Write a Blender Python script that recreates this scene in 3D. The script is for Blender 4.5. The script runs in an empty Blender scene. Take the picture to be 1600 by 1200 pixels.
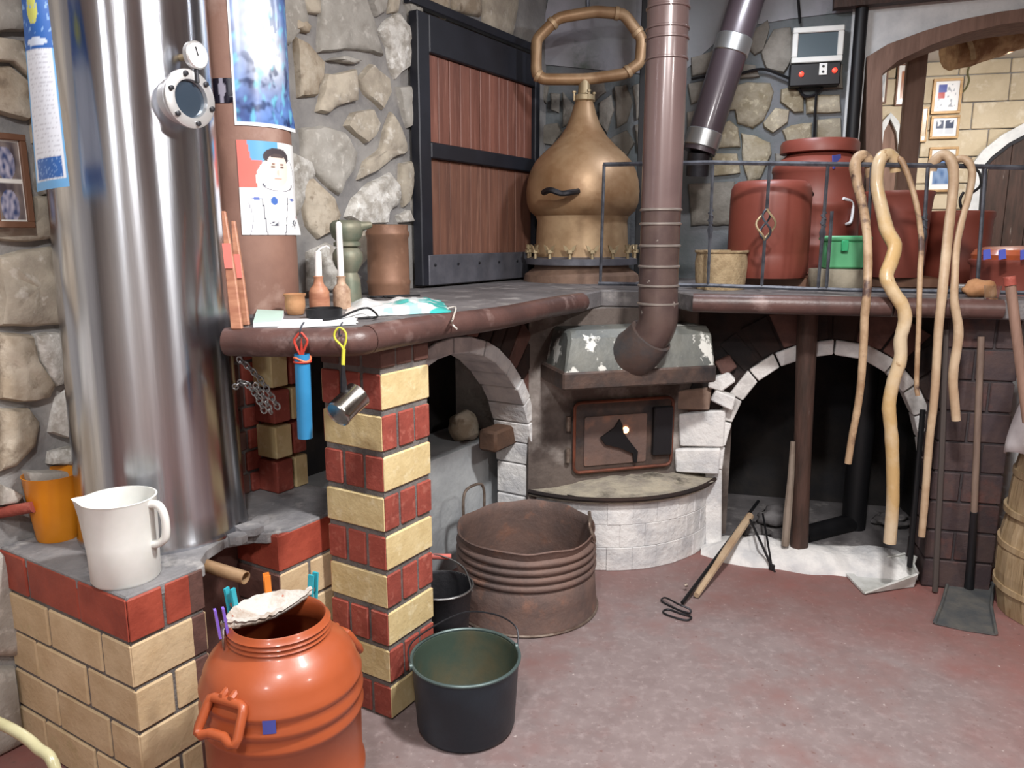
import bpy, bmesh, math, random
from mathutils import Vector, Matrix, noise
rnd = random.Random(11)
scn = bpy.context.scene
COL = scn.collection
V3 = Vector
# ------------------------------------------------------------------ camera, world, lights, exposure
H = 1.55
PIT = math.radians(10.85)
FPX = 1200.0
cp, sp_ = math.cos(PIT), math.sin(PIT)
CAM = V3((0, 0, H))
cd = bpy.data.cameras.new('camera'); cam = bpy.data.objects.new('camera', cd); COL.objects.link(cam)
cam.location = CAM; cam.rotation_euler = (math.pi/2 - PIT, 0, 0)
cd.sensor_width = 36; cd.lens = 36*FPX/1600; cd.clip_start = .02
scn.camera = cam
w = bpy.data.worlds.new('world'); scn.world = w; w.use_nodes = True
w.node_tree.nodes['Background'].inputs[0].default_value = (.6, .65, .75, 1)
w.node_tree.nodes['Background'].inputs[1].default_value = .1
scn.view_settings.view_transform = 'Standard'; scn.view_settings.look = 'None'
scn.view_settings.gamma = 1; scn.view_settings.use_curve_mapping = False
scn.view_settings.exposure = 0.16
def lamp(name, loc, power, size, col=(1, 1, 1), aim=None, kind='AREA', spread=None):
    l = bpy.data.lights.new(name, kind); l.energy = power; l.color = col
    if kind == 'AREA': l.shape = 'DISK'; l.size = size
    else: l.shadow_soft_size = size
    o = bpy.data.objects.new(name, l); COL.objects.link(o); o.location = loc
    if aim is not None:
        o.rotation_euler = (V3(aim)-V3(loc)).to_track_quat('-Z', 'Y').to_euler()
    return o
lamp('ceiling_or_fill_light', (.72, 1.45, 2.86), 82, .24, (1, .98, .96), (.3, 1.9, 0))
lamp('ceiling_or_fill_light', (-.28, .3, 2.86), 36, .2, (1, .98, .97), (-.5, 1.2, 0))
lamp('ceiling_or_fill_light', (-1.0, -1.1, 2.86), 34, .25, (.96, .98, 1), (-1.0, -1.0, 0))  # added fill, unseen: brightens rear wall and floor mirrored in the steel column
lamp('ceiling_or_fill_light', (2.3, .2, 2.86), 34, .25, (1, .97, .94), (2.2, 1.2, 0))
lamp('ceiling_or_fill_light', (1.15, 3.75, 2.86), 14, .25, (.86, .91, 1), (1.1, 4.1, 0))
lamp('far_room_lamp_light', (3.3, 5.5, 2.8), 52, .3, (1, .97, .93), (3.2, 6.2, 1.2))
lamp('far_room_lamp_light', (5.2, 5.0, 2.8), 34, .3, (1, .97, .93), (5.2, 5.8, 1.2))

# ------------------------------------------------------------------ pixel helpers
def ray(px, py):
    u = (px-800)/FPX; v = (600-py)/FPX
    return V3((u, cp+v*sp_, -sp_+v*cp))
def atz(px, py, z):
    d = ray(px, py); return CAM+d*((z-H)/d.z)
def aty(px, py, y):
    d = ray(px, py); return CAM+d*(y/d.y)
def dep(p): return p.y*cp-(p.z-H)*sp_
def zat(px, D, y): return aty(px, y, D).z
class Plane:
    def __init__(s, o, d, flip=1):
        s.o = V3((o[0], o[1], 0)); s.d = V3((d[0], d[1], 0)).normalized()
        s.n = V3((s.d.y, -s.d.x, 0))*flip
    def hit(s, px, py, off=0):
        r = ray(px, py); o = s.o+s.n*off
        t = (o-CAM).dot(s.n)/r.dot(s.n)
        p = CAM+r*t
        return (p-s.o).dot(s.d), p.z
    def P(s, a, z, off=0): return s.o+s.d*a+s.n*off+V3((0, 0, z))
def ang(a): return (math.cos(math.radians(a)), math.sin(math.radians(a)))
U = V3((*ang(58.5), 0)); VV = V3((-U.y, U.x, 0))
WL = Plane((-.455, 3.9), U)                    # stone wall behind the left wing of the counter
CORN = WL.o+U*1.27
WB = Plane(CORN, ang(-15))                     # back wall
WF = Plane(CORN-WB.n*2.7, ang(-15))            # far room wall
RA = Plane((.95, 3.69), ang(-15))             # arch wall of the right wing
LA = Plane((U*0+VV*1.75), U)                   # arch wall of the left wing: s is the U coordinate
FU = Plane((.106, 3.50), ang(16))              # furnace front
ZC = 1.30                                      # counter top

# ------------------------------------------------------------------ mesh helpers
def rootloc(o):
    l = V3((0, 0, 0))
    while o is not None:
        l = l+o.location; o = o.parent
    return l
class MB:
    def __init__(s): s.v = []; s.f = []
    def add(s, vs, fs):
        b = len(s.v); s.v += [V3(v) for v in vs]; s.f += [[i+b for i in f] for f in fs]; return s
    def build(s, name, mat, parent=None, sharp=38, smooth=True, bevel=0, label=None, cat=None, group=None, kind=None):
        if parent is not None: base = rootloc(parent)
        else:
            xs = [v.x for v in s.v]; ys = [v.y for v in s.v]; zs = [v.z for v in s.v]
            base = V3(((min(xs)+max(xs))/2, (min(ys)+max(ys))/2, min(zs)))
        me = bpy.data.meshes.new(name)
        me.from_pydata([v-base for v in s.v], [], s.f)
        bm = bmesh.new(); bm.from_mesh(me)
        bmesh.ops.recalc_face_normals(bm, faces=bm.faces)
        if bevel:
            es = [e for e in bm.edges if len(e.link_faces) == 2 and e.calc_face_angle(0) > .6]
            bmesh.ops.bevel(bm, geom=es, offset=bevel, segments=1, affect='EDGES', profile=.6)
        bm.to_mesh(me); bm.free()
        if smooth:
            me.polygons.foreach_set('use_smooth', [True]*len(me.polygons))
            me.set_sharp_from_angle(angle=math.radians(sharp))
        me.materials.append(mat)
        o = bpy.data.objects.new(name, me); COL.objects.link(o)
        if parent is not None: o.parent = parent
        else: o.location = base
        tag(o, label, cat, group, kind)
        return o
def tag(o, label=None, cat=None, group=None, kind=None):
    if label: o['label'] = label
    if cat: o['category'] = cat
    if group: o['group'] = group
    if kind: o['kind'] = kind
    return o
def thing(name, loc, label=None, cat=None, group=None, kind=None):
    o = bpy.data.objects.new(name, None); COL.objects.link(o); o.location = loc; o.empty_display_size = .05
    return tag(o, label, cat, group, kind)
def prism(pts, ext):
    """closed loop of 3D points extruded by vector ext"""
    n = len(pts); ext = V3(ext)
    vs = [V3(p) for p in pts]+[V3(p)+ext for p in pts]
    return vs, [list(range(n)), list(range(2*n-1, n-1, -1))]+[[i, (i+1) % n, (i+1) % n+n, i+n] for i in range(n)]
def obox(o, a, b, c):
    """box from corner o with edge vectors a b c"""
    return prism([V3(o), V3(o)+V3(a), V3(o)+V3(a)+V3(b), V3(o)+V3(b)], c)
def cbox(c, sx, sy, sz, rz=0):
    ca, sa = math.cos(rz), math.sin(rz)
    a = V3((ca, sa, 0))*sx; b = V3((-sa, ca, 0))*sy
    return obox(V3(c)-a/2-b/2, a, b, (0, 0, sz))
def lathe(c, prof, seg=32, a0=0, axis=None):
    """profile of (r,z) about a vertical axis at c (or any axis)"""
    c = V3(c); ax = V3(axis).normalized() if axis is not None else V3((0, 0, 1))
    e1 = ax.orthogonal().normalized() if axis is not None else V3((1, 0, 0)); e2 = ax.cross(e1)
    vs = []; fs = []; rows = []
    for r, z in prof:
        if r < 1e-5:
            rows.append([len(vs)]); vs.append(c+ax*z)
        else:
            rows.append(list(range(len(vs), len(vs)+seg)))
            for k in range(seg):
                t = a0+2*math.pi*k/seg
                vs.append(c+ax*z+(e1*math.cos(t)+e2*math.sin(t))*r)
    for A, B in zip(rows, rows[1:]):
        if len(A) == 1 and len(B) == 1: continue
        for k in range(seg):
            k2 = (k+1) % seg
            if len(A) == 1: fs.append([A[0], B[k], B[k2]])
            elif len(B) == 1: fs.append([A[k], A[k2], B[0]])
            else: fs.append([A[k], A[k2], B[k2], B[k]])
    return vs, fs
def tube(pts, r, seg=8, closed=False, cap=True, sq=None):
    pts = [V3(p) for p in pts]; n = len(pts)
    rs = r if isinstance(r, (list, tuple)) else [r]*n
    vs = []; fs = []
    def tan(i):
        if closed: return (pts[(i+1) % n]-pts[i-1]).normalized()
        return (pts[min(i+1, n-1)]-pts[max(i-1, 0)]).normalized()
    t = tan(0); e = t.orthogonal().normalized()
    if abs(t.z) < .9: e = (V3((0, 0, 1))-t*t.z).normalized()
    for i in range(n):
        t2 = tan(i)
        e = (e-t2*e.dot(t2)); e = e.normalized() if e.length > 1e-6 else t2.orthogonal().normalized()
        b = t2.cross(e)
        for k in range(seg):
            a = 2*math.pi*(k+.5)/seg
            vs.append(pts[i]+(e*math.cos(a)+b*math.sin(a))*rs[i])
    m = n if closed else n-1
    for i in range(m):
        j = (i+1) % n
        for k in range(seg):
            k2 = (k+1) % seg
            fs.append([i*seg+k, i*seg+k2, j*seg+k2, j*seg+k])
    if cap and not closed:
        fs.append(list(range(seg-1, -1, -1))); fs.append(list(range((n-1)*seg, n*seg)))
    return vs, fs
def cr(pts, n=6, closed=False):
    pts = [V3(p) for p in pts]; N = len(pts); out = []
    def g(i): return pts[i % N] if closed else pts[max(0, min(N-1, i))]
    for i in range(N if closed else N-1):
        p0, p1, p2, p3 = g(i-1), g(i), g(i+1), g(i+2)
        for k in range(n):
            t = k/n
            out.append(.5*((2*p1)+(p2-p0)*t+(2*p0-5*p1+4*p2-p3)*t*t+(3*p1-p0-3*p2+p3)*t**3))
    if not closed: out.append(pts[-1])
    return out
def lerp(a, b, t): return a+(b-a)*t
def interp(xs, n):
    """resample a list of scalars to n values"""
    out = []
    for i in range(n):
        t = i/(n-1)*(len(xs)-1); k = min(int(t), len(xs)-2)
        out.append(lerp(xs[k], xs[k+1], t-k))
    return out
def lathe_px(px, D, prof, seg=32):
    """upright turned solid: prof = (half width in px, py) along an axis standing at depth D; returns verts, faces, base point"""
    c = aty(px, prof[0][1], D); out = []
    for hw, y in prof:
        p = aty(px, y, D); out.append((hw*dep(p)/FPX, p.z))
    c0 = V3((c.x, c.y, 0))
    return lathe(c0, out, seg), V3((c.x, c.y, out[0][1]))
# ------------------------------------------------------------------ materials
def rgb(h):
    h = h.lstrip('#'); c = [int(h[i:i+2], 16)/255 for i in (0, 2, 4)]
    return tuple(x/12.92 if x <= .04045 else ((x+.055)/1.055)**2.4 for x in c)
def M(name, col, rough=.6, metal=0, col2=None, sc=6, lo=.4, hi=.62, bump=0, bs=40, var=0, col3=None, sc3=30, lo3=.55, hi3=.7,
      stretch=None, trans=0, ior=1.45, emis=0, coat=0, alpha=None, sss=0, rvar=0):
    m = bpy.data.materials.new(name); m.use_nodes = True; nt = m.node_tree; N = nt.nodes; L = nt.links
    b = N['Principled BSDF']; c1 = rgb(col)
    b.inputs['Base Color'].default_value = (*c1, 1); b.inputs['Roughness'].default_value = rough; b.inputs['Metallic'].default_value = metal
    if trans: b.inputs['Transmission Weight'].default_value = trans; b.inputs['IOR'].default_value = ior
    if coat: b.inputs['Coat Weight'].default_value = coat; b.inputs['Coat Roughness'].default_value = .12
    if sss: b.inputs['Subsurface Weight'].default_value = sss; b.inputs['Subsurface Radius'].default_value = (.02, .015, .01)
    if emis: b.inputs['Emission Color'].default_value = (*c1, 1); b.inputs['Emission Strength'].default_value = emis
    geo = N.new('ShaderNodeNewGeometry'); vec = geo.outputs['Position']
    if stretch:
        mp = N.new('ShaderNodeMapping'); mp.inputs['Scale'].default_value = stretch; L.new(vec, mp.inputs['Vector']); vec = mp.outputs[0]
    def nz(scale, det=5, rg=.6):
        t = N.new('ShaderNodeTexNoise'); t.inputs['Scale'].default_value = scale; t.inputs['Detail'].default_value = det
        t.inputs['Roughness'].default_value = rg; L.new(vec, t.inputs['Vector']); return t.outputs['Fac']
    def ramp(f, a, bb):
        r = N.new('ShaderNodeMapRange'); r.inputs[1].default_value = a; r.inputs[2].default_value = bb; L.new(f, r.inputs[0]); return r.outputs[0]
    def mix(f, A, B, mode='MIX'):
        x = N.new('ShaderNodeMix'); x.data_type = 'RGBA'; x.blend_type = mode
        if isinstance(f, (int, float)): x.inputs[0].default_value = f
        else: L.new(f, x.inputs[0])
        for s, v in ((6, A), (7, B)):
            if isinstance(v, tuple): x.inputs[s].default_value = (*v, 1)
            else: L.new(v, x.inputs[s])
        return x.outputs[2]
    c = c1
    if col2: c = mix(ramp(nz(sc), lo, hi), c1, rgb(col2))
    if col3: c = mix(ramp(nz(sc3), lo3, hi3), c, rgb(col3))
    if var:
        oi = N.new('ShaderNodeObjectInfo'); mr = N.new('ShaderNodeMapRange'); mr.inputs[3].default_value = 1-var; mr.inputs[4].default_value = 1+var
        L.new(oi.outputs['Random'], mr.inputs[0])
        cc = N.new('ShaderNodeCombineColor'); 
        for i in range(3): L.new(mr.outputs[0], cc.inputs[i])
        c = mix(1.0, c, cc.outputs[0], 'MULTIPLY')
    if not isinstance(c, tuple): L.new(c, b.inputs['Base Color'])
    if rvar:
        r = N.new('ShaderNodeMapRange'); r.inputs[3].default_value = max(.02, rough-rvar); r.inputs[4].default_value = rough+rvar
        L.new(nz(sc*2), r.inputs[0]); L.new(r.outputs[0], b.inputs['Roughness'])
    if bump:
        bn = N.new('ShaderNodeBump'); bn.inputs['Strength'].default_value = bump; bn.inputs['Distance'].default_value = .01
        L.new(nz(bs, 6), bn.inputs['Height']); L.new(bn.outputs[0], b.inputs['Normal'])
    return m
m_mortar = M('mortar', '9a9794', .95, col2='807e7e', sc=5, bump=.4, bs=60)
m_st = [M('stone_tan', 'bdb3a2', .9, col2='a2988a', sc=9, col3='d3cdc2', sc3=22, bump=.5, bs=35, var=.12),
        M('stone_grey', 'b3afa8', .9, col2='9c978f', sc=7, col3='c9c5be', sc3=26, bump=.45, bs=35, var=.1),
        M('stone_white', 'd8d5cf', .9, col2='a9a39a', sc=20, col3='efeeea', sc3=30, bump=.8, bs=30, var=.06),
        M('stone_brown', 'a0917d', .9, col2='c2b7a6', sc=8, col3='857766', sc3=20, bump=.5, bs=35, var=.12)]
m_stback = [M('stone_ochre', 'a69d8b', .9, col2='8a7f68', sc=8, col3='c0b69e', sc3=24, bump=.7, bs=35, var=.14),
            M('stone_dim', '8f8a82', .9, col2='77726a', sc=8, bump=.7, bs=35, var=.14)]
m_mback = M('mortar_green', '74767a', .95, col2='62696a', sc=4, bump=.5, bs=50)
m_plback = M('plaster_stained', 'a3a1ab', .95, col2='8f9194', sc=2.2, col3='5f6c64', sc3=3.5, lo3=.58, hi3=.72, bump=.3, bs=30)
m_white = M('white_plaster', 'dfe0e0', .9, col2='c3c6c8', sc=4, bump=.5, bs=30)
m_limewash = M('limewash', 'e6e4e2', .92, col2='c6c6c8', sc=7, bump=.9, bs=28, var=.05)
m_limedirt = M('limewash_sooty', 'd9d6d3', .92, col2='8a8684', sc=5, lo=.5, hi=.75, bump=.8, bs=30)
m_red = M('brick_red', '9c4a3d', .75, col2='8a3f34', sc=14, col3='ad6355', sc3=30, bump=.25, bs=60, var=.1)
m_redtop = M('brick_red_paint', 'a04836', .6, col2='8c3b2c', sc=10, bump=.25, bs=50, var=.06)
m_yel = M('brick_yellow', 'd6c292', .75, col2='cab483', sc=12, col3='dfcfa6', sc3=25, bump=.25, bs=60, var=.05)
m_cream = M('brick_cream', 'cfb793', .75, col2='c2a883', sc=9, col3='8f8a52', sc3=3.2, lo3=.6, hi3=.78, bump=.3, bs=50, var=.06)
m_brn = M('brick_brown', '6b4a42', .75, col2='573c36', sc=12, bump=.3, bs=50, var=.12)
m_dkbrick = M('brick_dark', '4a3a38', .7, col2='3c3033', sc=10, col3='5d3c36', sc3=6, bump=.3, bs=50, var=.15)
m_joint = M('joint_grey', '77726f', .95, col2='5f5c5b', sc=14, bump=.6, bs=70)
m_dkjoint = M('joint_dark', '3d3739', .95, bump=.5, bs=70)
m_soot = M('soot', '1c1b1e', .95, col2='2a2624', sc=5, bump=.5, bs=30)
m_sootbr = M('soot_brown', '33241f', .95, col2='1d191a', sc=4, bump=.4, bs=30)
m_cement = M('cement', '8b898a', .85, col2='6b6a6d', sc=5, col3='a3a09e', sc3=12, bump=.5, bs=45)
m_cementdk = M('cement_worn', '716d6e', .6, col2='5b5859', sc=4, col3='938f8d', sc3=9, bump=.4, bs=45)
m_roll = M('painted_roll', '5c423d', .42, col2='493532', sc=5, col3='8a7570', sc3=8, lo3=.58, hi3=.75, bump=.25, bs=25)
m_steel = M('stainless', 'cdd0d6', .22, 1, col2='c0c3ca', sc=5, bump=.03, bs=9, stretch=(9, 9, .35))
_b = m_steel.node_tree.nodes['Principled BSDF']; _b.inputs['Anisotropic'].default_value = .9; _b.inputs['Anisotropic Rotation'].default_value = 0.25
_t = m_steel.node_tree.nodes.new('ShaderNodeTangent'); _t.direction_type = 'RADIAL'; _t.axis = 'Z'; m_steel.node_tree.links.new(_t.outputs[0], _b.inputs['Tangent'])
m_canister = M('dull_copper', '8f6a55', .55, .3, col2='7b5a48', sc=6, col3='a07c66', sc3=9, bump=.1, bs=20)
m_furnwall = M('sooty_wall', '6a5f59', .92, col2='bdb6b0', sc=3.2, lo=.5, hi=.72, col3='3a302d', sc3=4, lo3=.45, hi3=.68, bump=.6, bs=30)
m_innerpl = M('inner_plaster', 'c2c6c8', .9, col2='a5a9ad', sc=3, bump=.4, bs=30)
m_dkclay = M('dark_clay', '5f4535', .85, col2='4f3a2e', sc=8, bump=.4, bs=40)
m_elbow = M('elbow_grey', '4f4c4d', .5, .3, col2='5f4f49', sc=9, col3='3c3d42', sc3=6, bump=.3, bs=25)
m_tanbrick = M('tan_brick', '9a8172', .85, col2='857064', sc=8, bump=.4, bs=40)
m_greystick = M('grey_wood', '8d8074', .7, col2='7a6c60', sc=8, bump=.3, bs=30)
m_collar = M('collar_clay', '7f6656', .8, col2='6c5548', sc=9, bump=.4, bs=30)
m_ring = M('band_steel', 'a39a94', .3, .6)
m_rimrust = M('rim_rust', '7d4632', .6, .2, col2='5b3428', sc=10)
m_steelrim = M('polished_steel', 'e4e4e4', .3, .7)
m_dkmetal = M('dark_metal', '3a3a3e', .5, .8, bump=.2, bs=40)
m_iron = M('wrought_iron', '6b6f78', .5, .75, col2='50525a', sc=20)
m_black = M('black_metal', '18181b', .5, .3)
m_copper = M('copper', 'a98a69', .48, .3, col2='957352', sc=6, col3='b99a78', sc3=4, bump=.12, bs=22)
m_copperlt = M('copper_pale', 'c2a582', .5, .35, col2='aa8c6b', sc=7, bump=.1, bs=30)
m_flue = M('flue_enamel', '715e5c', .3, .1, col2='665453', sc=3, coat=.4)
m_flueband = M('flue_band', '65544f', .32, .3, col2='564644', sc=9, col3='b5aea6', sc3=9, lo3=.64, hi3=.68)
m_hood = M('hood_paint', '74756f', .5, .1, col2='5d605e', sc=5, col3='d2d2cc', sc3=8, lo3=.57, hi3=.6, bump=.4, bs=18)
m_hoodlip = M('hood_lip', '453c39', .55, .2, col2='5c4a42', sc=9, col3='2f2c2e', sc3=5, bump=.4, bs=30)
m_rust = M('rusted_zinc', '7a6259', .7, .25, col2='635450', sc=4, col3='8a6758', sc3=11, bump=.4, bs=40)
m_rustlt = M('worn_rim', '94877c', .5, .6, col2='6b5a50', sc=20)
m_barrel = M('orange_plastic', 'a8532f', .38, col2='9e4c2a', sc=3, bump=.06, bs=20, coat=.15)
m_barrelbk = M('red_plastic', '86453a', .45, col2='7a3e33', sc=3)
m_tape = M('blue_tape', '4b55a8', .4)
m_greenpot = M('pot_outside', '1d2630', .45, .1, col2='263440', sc=4, bump=.1, bs=30)
m_potin = M('pot_inside', '3c4a40', .5, col2='59503a', sc=4, lo=.45, hi=.7, bump=.1)
m_potrim = M('pot_rim', '50605f', .4, .3)
m_wood = M('stick_wood', 'b59a7c', .5, col2='93765a', sc=9, col3='54403a', sc3=11, lo3=.56, hi3=.66, bump=.5, bs=22)
m_woodlt = M('stick_pale', 'c0a98d', .5, col2='ad9276', sc=8, bump=.3, bs=30)
m_woodgold = M('stick_varnished', 'bf9f6e', .35, col2='cfbc9f', sc=5, col3='86603a', sc3=18, lo3=.64, hi3=.72, bump=.4, bs=18, coat=.3)
m_wooddk = M('dark_timber', '4a342c', .65, col2='35261f', sc=6, col3='9d9690', sc3=5, lo3=.68, hi3=.75, stretch=(4, 4, .6), bump=.5, bs=20)
m_timber = M('timber_brown', '86695b', .7, col2='74594c', sc=5, stretch=(5, 5, .6), bump=.3, bs=20)
m_plank = M('plank_red', '8a5a4c', .5, col2='784c40', sc=5, col3='9d6e5f', sc3=8, stretch=(6, 6, .4), bump=.2, bs=20, var=.1)
m_planklo = M('plank_brown', '7d5545', .6, col2='6a483c', sc=5, col3='8d6654', sc3=8, stretch=(6, 6, .4), bump=.2, bs=20, var=.07)
m_frame = M('door_frame_black', '22242c', .45, .2, col2='2b2d36', sc=4)
m_plate = M('door_plate', '6e6e76', .5, .4, col2='5c5d65', sc=8, bump=.2, bs=30)
m_pcol = M('brown_post', '8c6a5c', .5, col2='7d5c50', sc=4, col3='a08478', sc3=6, bump=.15, bs=20)
m_paper = M('paper_white', 'e4e6ea', .6)
m_plwhite = M('white_plastic', 'e6e6e2', .4, col2='dadbd6', sc=5, sss=.1)
m_plorange = M('orange_cup', 'd98a1e', .3, col2='cf7f18', sc=4, sss=.15)
m_candle = M('candle_wax', 'eceae8', .5, sss=.2)
m_clay = M('terracotta', 'b98a62', .7, col2='a67650', sc=12, bump=.2)
m_turnwood = M('turned_wood', '9a644c', .5, col2='b07c60', sc=14, stretch=(1, 1, 4))
m_turnpale = M('turned_wood_pale', 'b99c84', .55, col2='8f705a', sc=30)
m_bronze = M('bronze_patina', '85816f', .55, .35, col2='6d7464', sc=12, bump=.1)
m_teal = M('teal_plastic', '2a9fb0', .4); m_orangep = M('orange_peg', 'd2792f', .4); m_purple = M('purple_peg', '7a5bbf', .4)
m_cloth = M('filter_cloth', 'c4bfb8', .9, col2='9c8878', sc=14, lo=.5, hi=.66, bump=.5, bs=60)
m_bluetube = M('blue_tube', '2e7fb0', .4, col2='2a76a4', sc=6)
m_redcord = M('red_cord', 'b83b2c', .6); m_yelcord = M('yellow_cord', 'c8c840', .6); m_orcord = M('orange_cord', 'd06a45', .6)
m_tin = M('tin', 'c6c4bf', .22, 1, col2='9d9a94', sc=10)
m_greenbox = M('green_box', '5aa878', .45, col2='4f9b6c', sc=4)
m_burlap = M('burlap', 'b39d7c', .95, col2='9b8566', sc=30, bump=.6, bs=120)
m_ceram = M('cream_pot', 'a39a88', .8, col2='8b8373', sc=8, bump=.3)
m_glass = M('glass', 'f2f6f8', .05, trans=1)
m_darkglass = M('porthole_glass', '3d4a58', .08, .3, coat=.6)
m_dust = M('dustpan_white', 'd6d8d6', .4, col2='b9bab5', sc=8)
m_blade = M('shovel_blade', '5f6366', .5, .4, col2='777672', sc=9, bump=.3, bs=25)
m_ash = M('ash', '9a9286', .95, col2='b3aa98', sc=12, col3='5c564d', sc3=9, bump=.9, bs=30)
m_led = M('red_led', 'ff2a1a', .4, emis=4)
m_fire = M('fire_glow', 'ffb070', .5, emis=9)
m_ember = M('ember_glow', 'd8451c', .5, emis=.25)
m_mirror = M('screen_glass', '55636a', .15, coat=.5)
m_chain = M('galvanised', 'a5a6a6', .35, .9)
m_brass = M('brass', 'aa9878', .5, .4)
m_staves = M('stave_wood', 'b39d7e', .55, col2='9c8564', sc=5, col3='86704f', sc3=14, stretch=(4, 4, .5), bump=.3, bs=25, var=.1)
m_tarp = M('white_fabric', 'd9d4d6', .85, col2='c6bfc4', sc=5, bump=.3, bs=20)
m_brush = M('bristles', 'd8d8d2', .9, bump=.8, bs=90); m_green = M('green_plastic', '2fa06a', .4)
m_hose = M('clear_hose', 'b9b38f', .25, col2='a39d78', sc=6)
m_ashlar = M('ashlar', 'c6b89f', .9, col2='b8a98f', sc=5, col3='d2c7b3', sc3=10, bump=.35, bs=30, var=.06)
m_ceil = M('ceiling_paint', 'c9c6c0', .95, bump=.2)
m_roomwall = M('room_wall', 'dcd6cc', .95, col2='cfc8bd', sc=2, bump=.3)
m_wicker = M('log_bark', 'b5946e', .8, col2='7c5637', sc=9, bump=.8, bs=30)
m_frgold = M('frame_gilt', 'b69468', .45, .2, col2='9c7a50', sc=12)
m_frbrown = M('frame_brown', '6e4c38', .5)
m_pink = M('pink_tag', 'd9746a', .7)
m_bookgreen = M('pale_green', 'b6cfc4', .7)
def print_mat(name, rough=.45):
    m = bpy.data.materials.new(name); m.use_nodes = True; nt = m.node_tree
    a = nt.nodes.new('ShaderNodeVertexColor'); a.layer_name = 'print'
    b = nt.nodes['Principled BSDF']; b.inputs['Roughness'].default_value = rough
    nt.links.new(a.outputs[0], b.inputs['Base Color']); return m
m_print = print_mat('printed_paper'); m_gloss = print_mat('glossy_print', .25)
def floor_mat():
    m = bpy.data.materials.new('worn_red_floor'); m.use_nodes = True; nt = m.node_tree; N = nt.nodes; L = nt.links
    b = N['Principled BSDF']; geo = N.new('ShaderNodeNewGeometry')
    def nz(s, d=6, rg=.6):
        t = N.new('ShaderNodeTexNoise'); t.inputs['Scale'].default_value = s; t.inputs['Detail'].default_value = d; t.inputs['Roughness'].default_value = rg
        L.new(geo.outputs['Position'], t.inputs['Vector']); return t.outputs['Fac']
    def mr(f, a, c):
        r = N.new('ShaderNodeMapRange'); r.inputs[1].default_value = a; r.inputs[2].default_value = c; L.new(f, r.inputs[0]); return r.outputs[0]
    def mixc(f, A, B):
        x = N.new('ShaderNodeMix'); x.data_type = 'RGBA'; L.new(f, x.inputs[0])
        for s, v in ((6, A), (7, B)):
            if isinstance(v, tuple): x.inputs[s].default_value = (*v, 1)
            else: L.new(v, x.inputs[s])
        return x.outputs[2]
    # wear: the paint is walked off in the middle of the floor, red survives towards the arch, the right side and the pillar foot
    dist = N.new('ShaderNodeVectorMath'); dist.operation = 'DISTANCE'; dist.inputs[1].default_value = (.45, 1.9, 0); L.new(geo.outputs['Position'], dist.inputs[0])
    a = N.new('ShaderNodeMath'); a.operation = 'MULTIPLY_ADD'; L.new(nz(2.2, 5), a.inputs[0]); a.inputs[1].default_value = 1.5; L.new(dist.outputs['Value'], a.inputs[2])
    red = mr(a.outputs[0], 1.75, 2.75)
    base = mixc(mr(nz(9), .35, .7), rgb('877978'), rgb('796a69'))
    base = mixc(mr(nz(30, 4), .5, .8), base, rgb('988a89'))
    base = mixc(mr(nz(3.0, 4), .5, .7), base, rgb('806461'))
    redc = mixc(mr(nz(14), .35, .7), rgb('8c5852'), rgb('825953'))
    c = mixc(red, base, redc)
    c = mixc(mr(nz(60, 2, .5), .70, .78), c, rgb('b3a6a2'))
    c = mixc(mr(nz(45, 2, .5), .66, .78), c, rgb('705450'))
    L.new(c, b.inputs['Base Color']); b.inputs['Roughness'].default_value = .62
    bn = N.new('ShaderNodeBump'); bn.inputs['Strength'].default_value = .15; bn.inputs['Distance'].default_value = .004
    L.new(nz(60), bn.inputs['Height']); L.new(bn.outputs[0], b.inputs['Normal'])
    return m
m_floor = floor_mat()

# ------------------------------------------------------------------ stones, bricks, prints
def resample(poly, step):
    out = []; n = len(poly)
    for i in range(n):
        a, b = poly[i], poly[(i+1) % n]; L = math.dist(a, b); k = max(1, int(L/step))
        for j in range(k): out.append((lerp(a[0], b[0], j/k), lerp(a[1], b[1], j/k)))
    return out
def stone(pl, poly, parent, mat, t=.03, name='stone', step=.035, wob=.008):
    """an irregular stone proud of wall plane pl, outline poly in (s,z)"""
    poly = resample(poly, step); n = len(poly)
    cx = sum(p[0] for p in poly)/n; cz = sum(p[1] for p in poly)/n
    sd = rnd.random()*50
    def nn(a, b, f=9): return noise.noise(V3((a*f+sd, b*f, sd*.7)))
    vs = []; fs = []
    rings = [(1.03, -.008), (1.0, t*.45), (.94, t*.85), (.72, t), (.38, t*1.05)]
    for k, (sc, off) in enumerate(rings):
        for (a, b) in poly:
            da, db = a-cx, b-cz
            wa = nn(a, b, 14)*wob; wb = nn(a+9, b, 14)*wob
            o = off+(nn(a*1.3, b*1.3, 12)*t*.35 if k >= 2 else 0)
            vs.append(pl.P(cx+(da+wa)*sc, cz+(db+wb)*sc, o))
    vs.append(pl.P(cx, cz, t*1.05+nn(cx, cz)*t*.3))
    R = len(rings)
    for k in range(R-1):
        for i in range(n):
            j = (i+1) % n; fs.append([k*n+i, k*n+j, (k+1)*n+j, (k+1)*n+i])
    for i in range(n): fs.append([(R-1)*n+i, (R-1)*n+(i+1) % n, R*n])
    return MB().add(vs, fs).build(name, mat, parent, sharp=50)
def clip(poly, nx, nz_, d):
    out = []
    for i in range(len(poly)):
        a, b = poly[i], poly[(i+1) % len(poly)]
        fa = a[0]*nx+a[1]*nz_-d; fb = b[0]*nx+b[1]*nz_-d
        if fa <= 0: out.append(a)
        if (fa < 0) != (fb < 0):
            t = fa/(fa-fb); out.append((lerp(a[0], b[0], t), lerp(a[1], b[1], t)))
    return out
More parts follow.
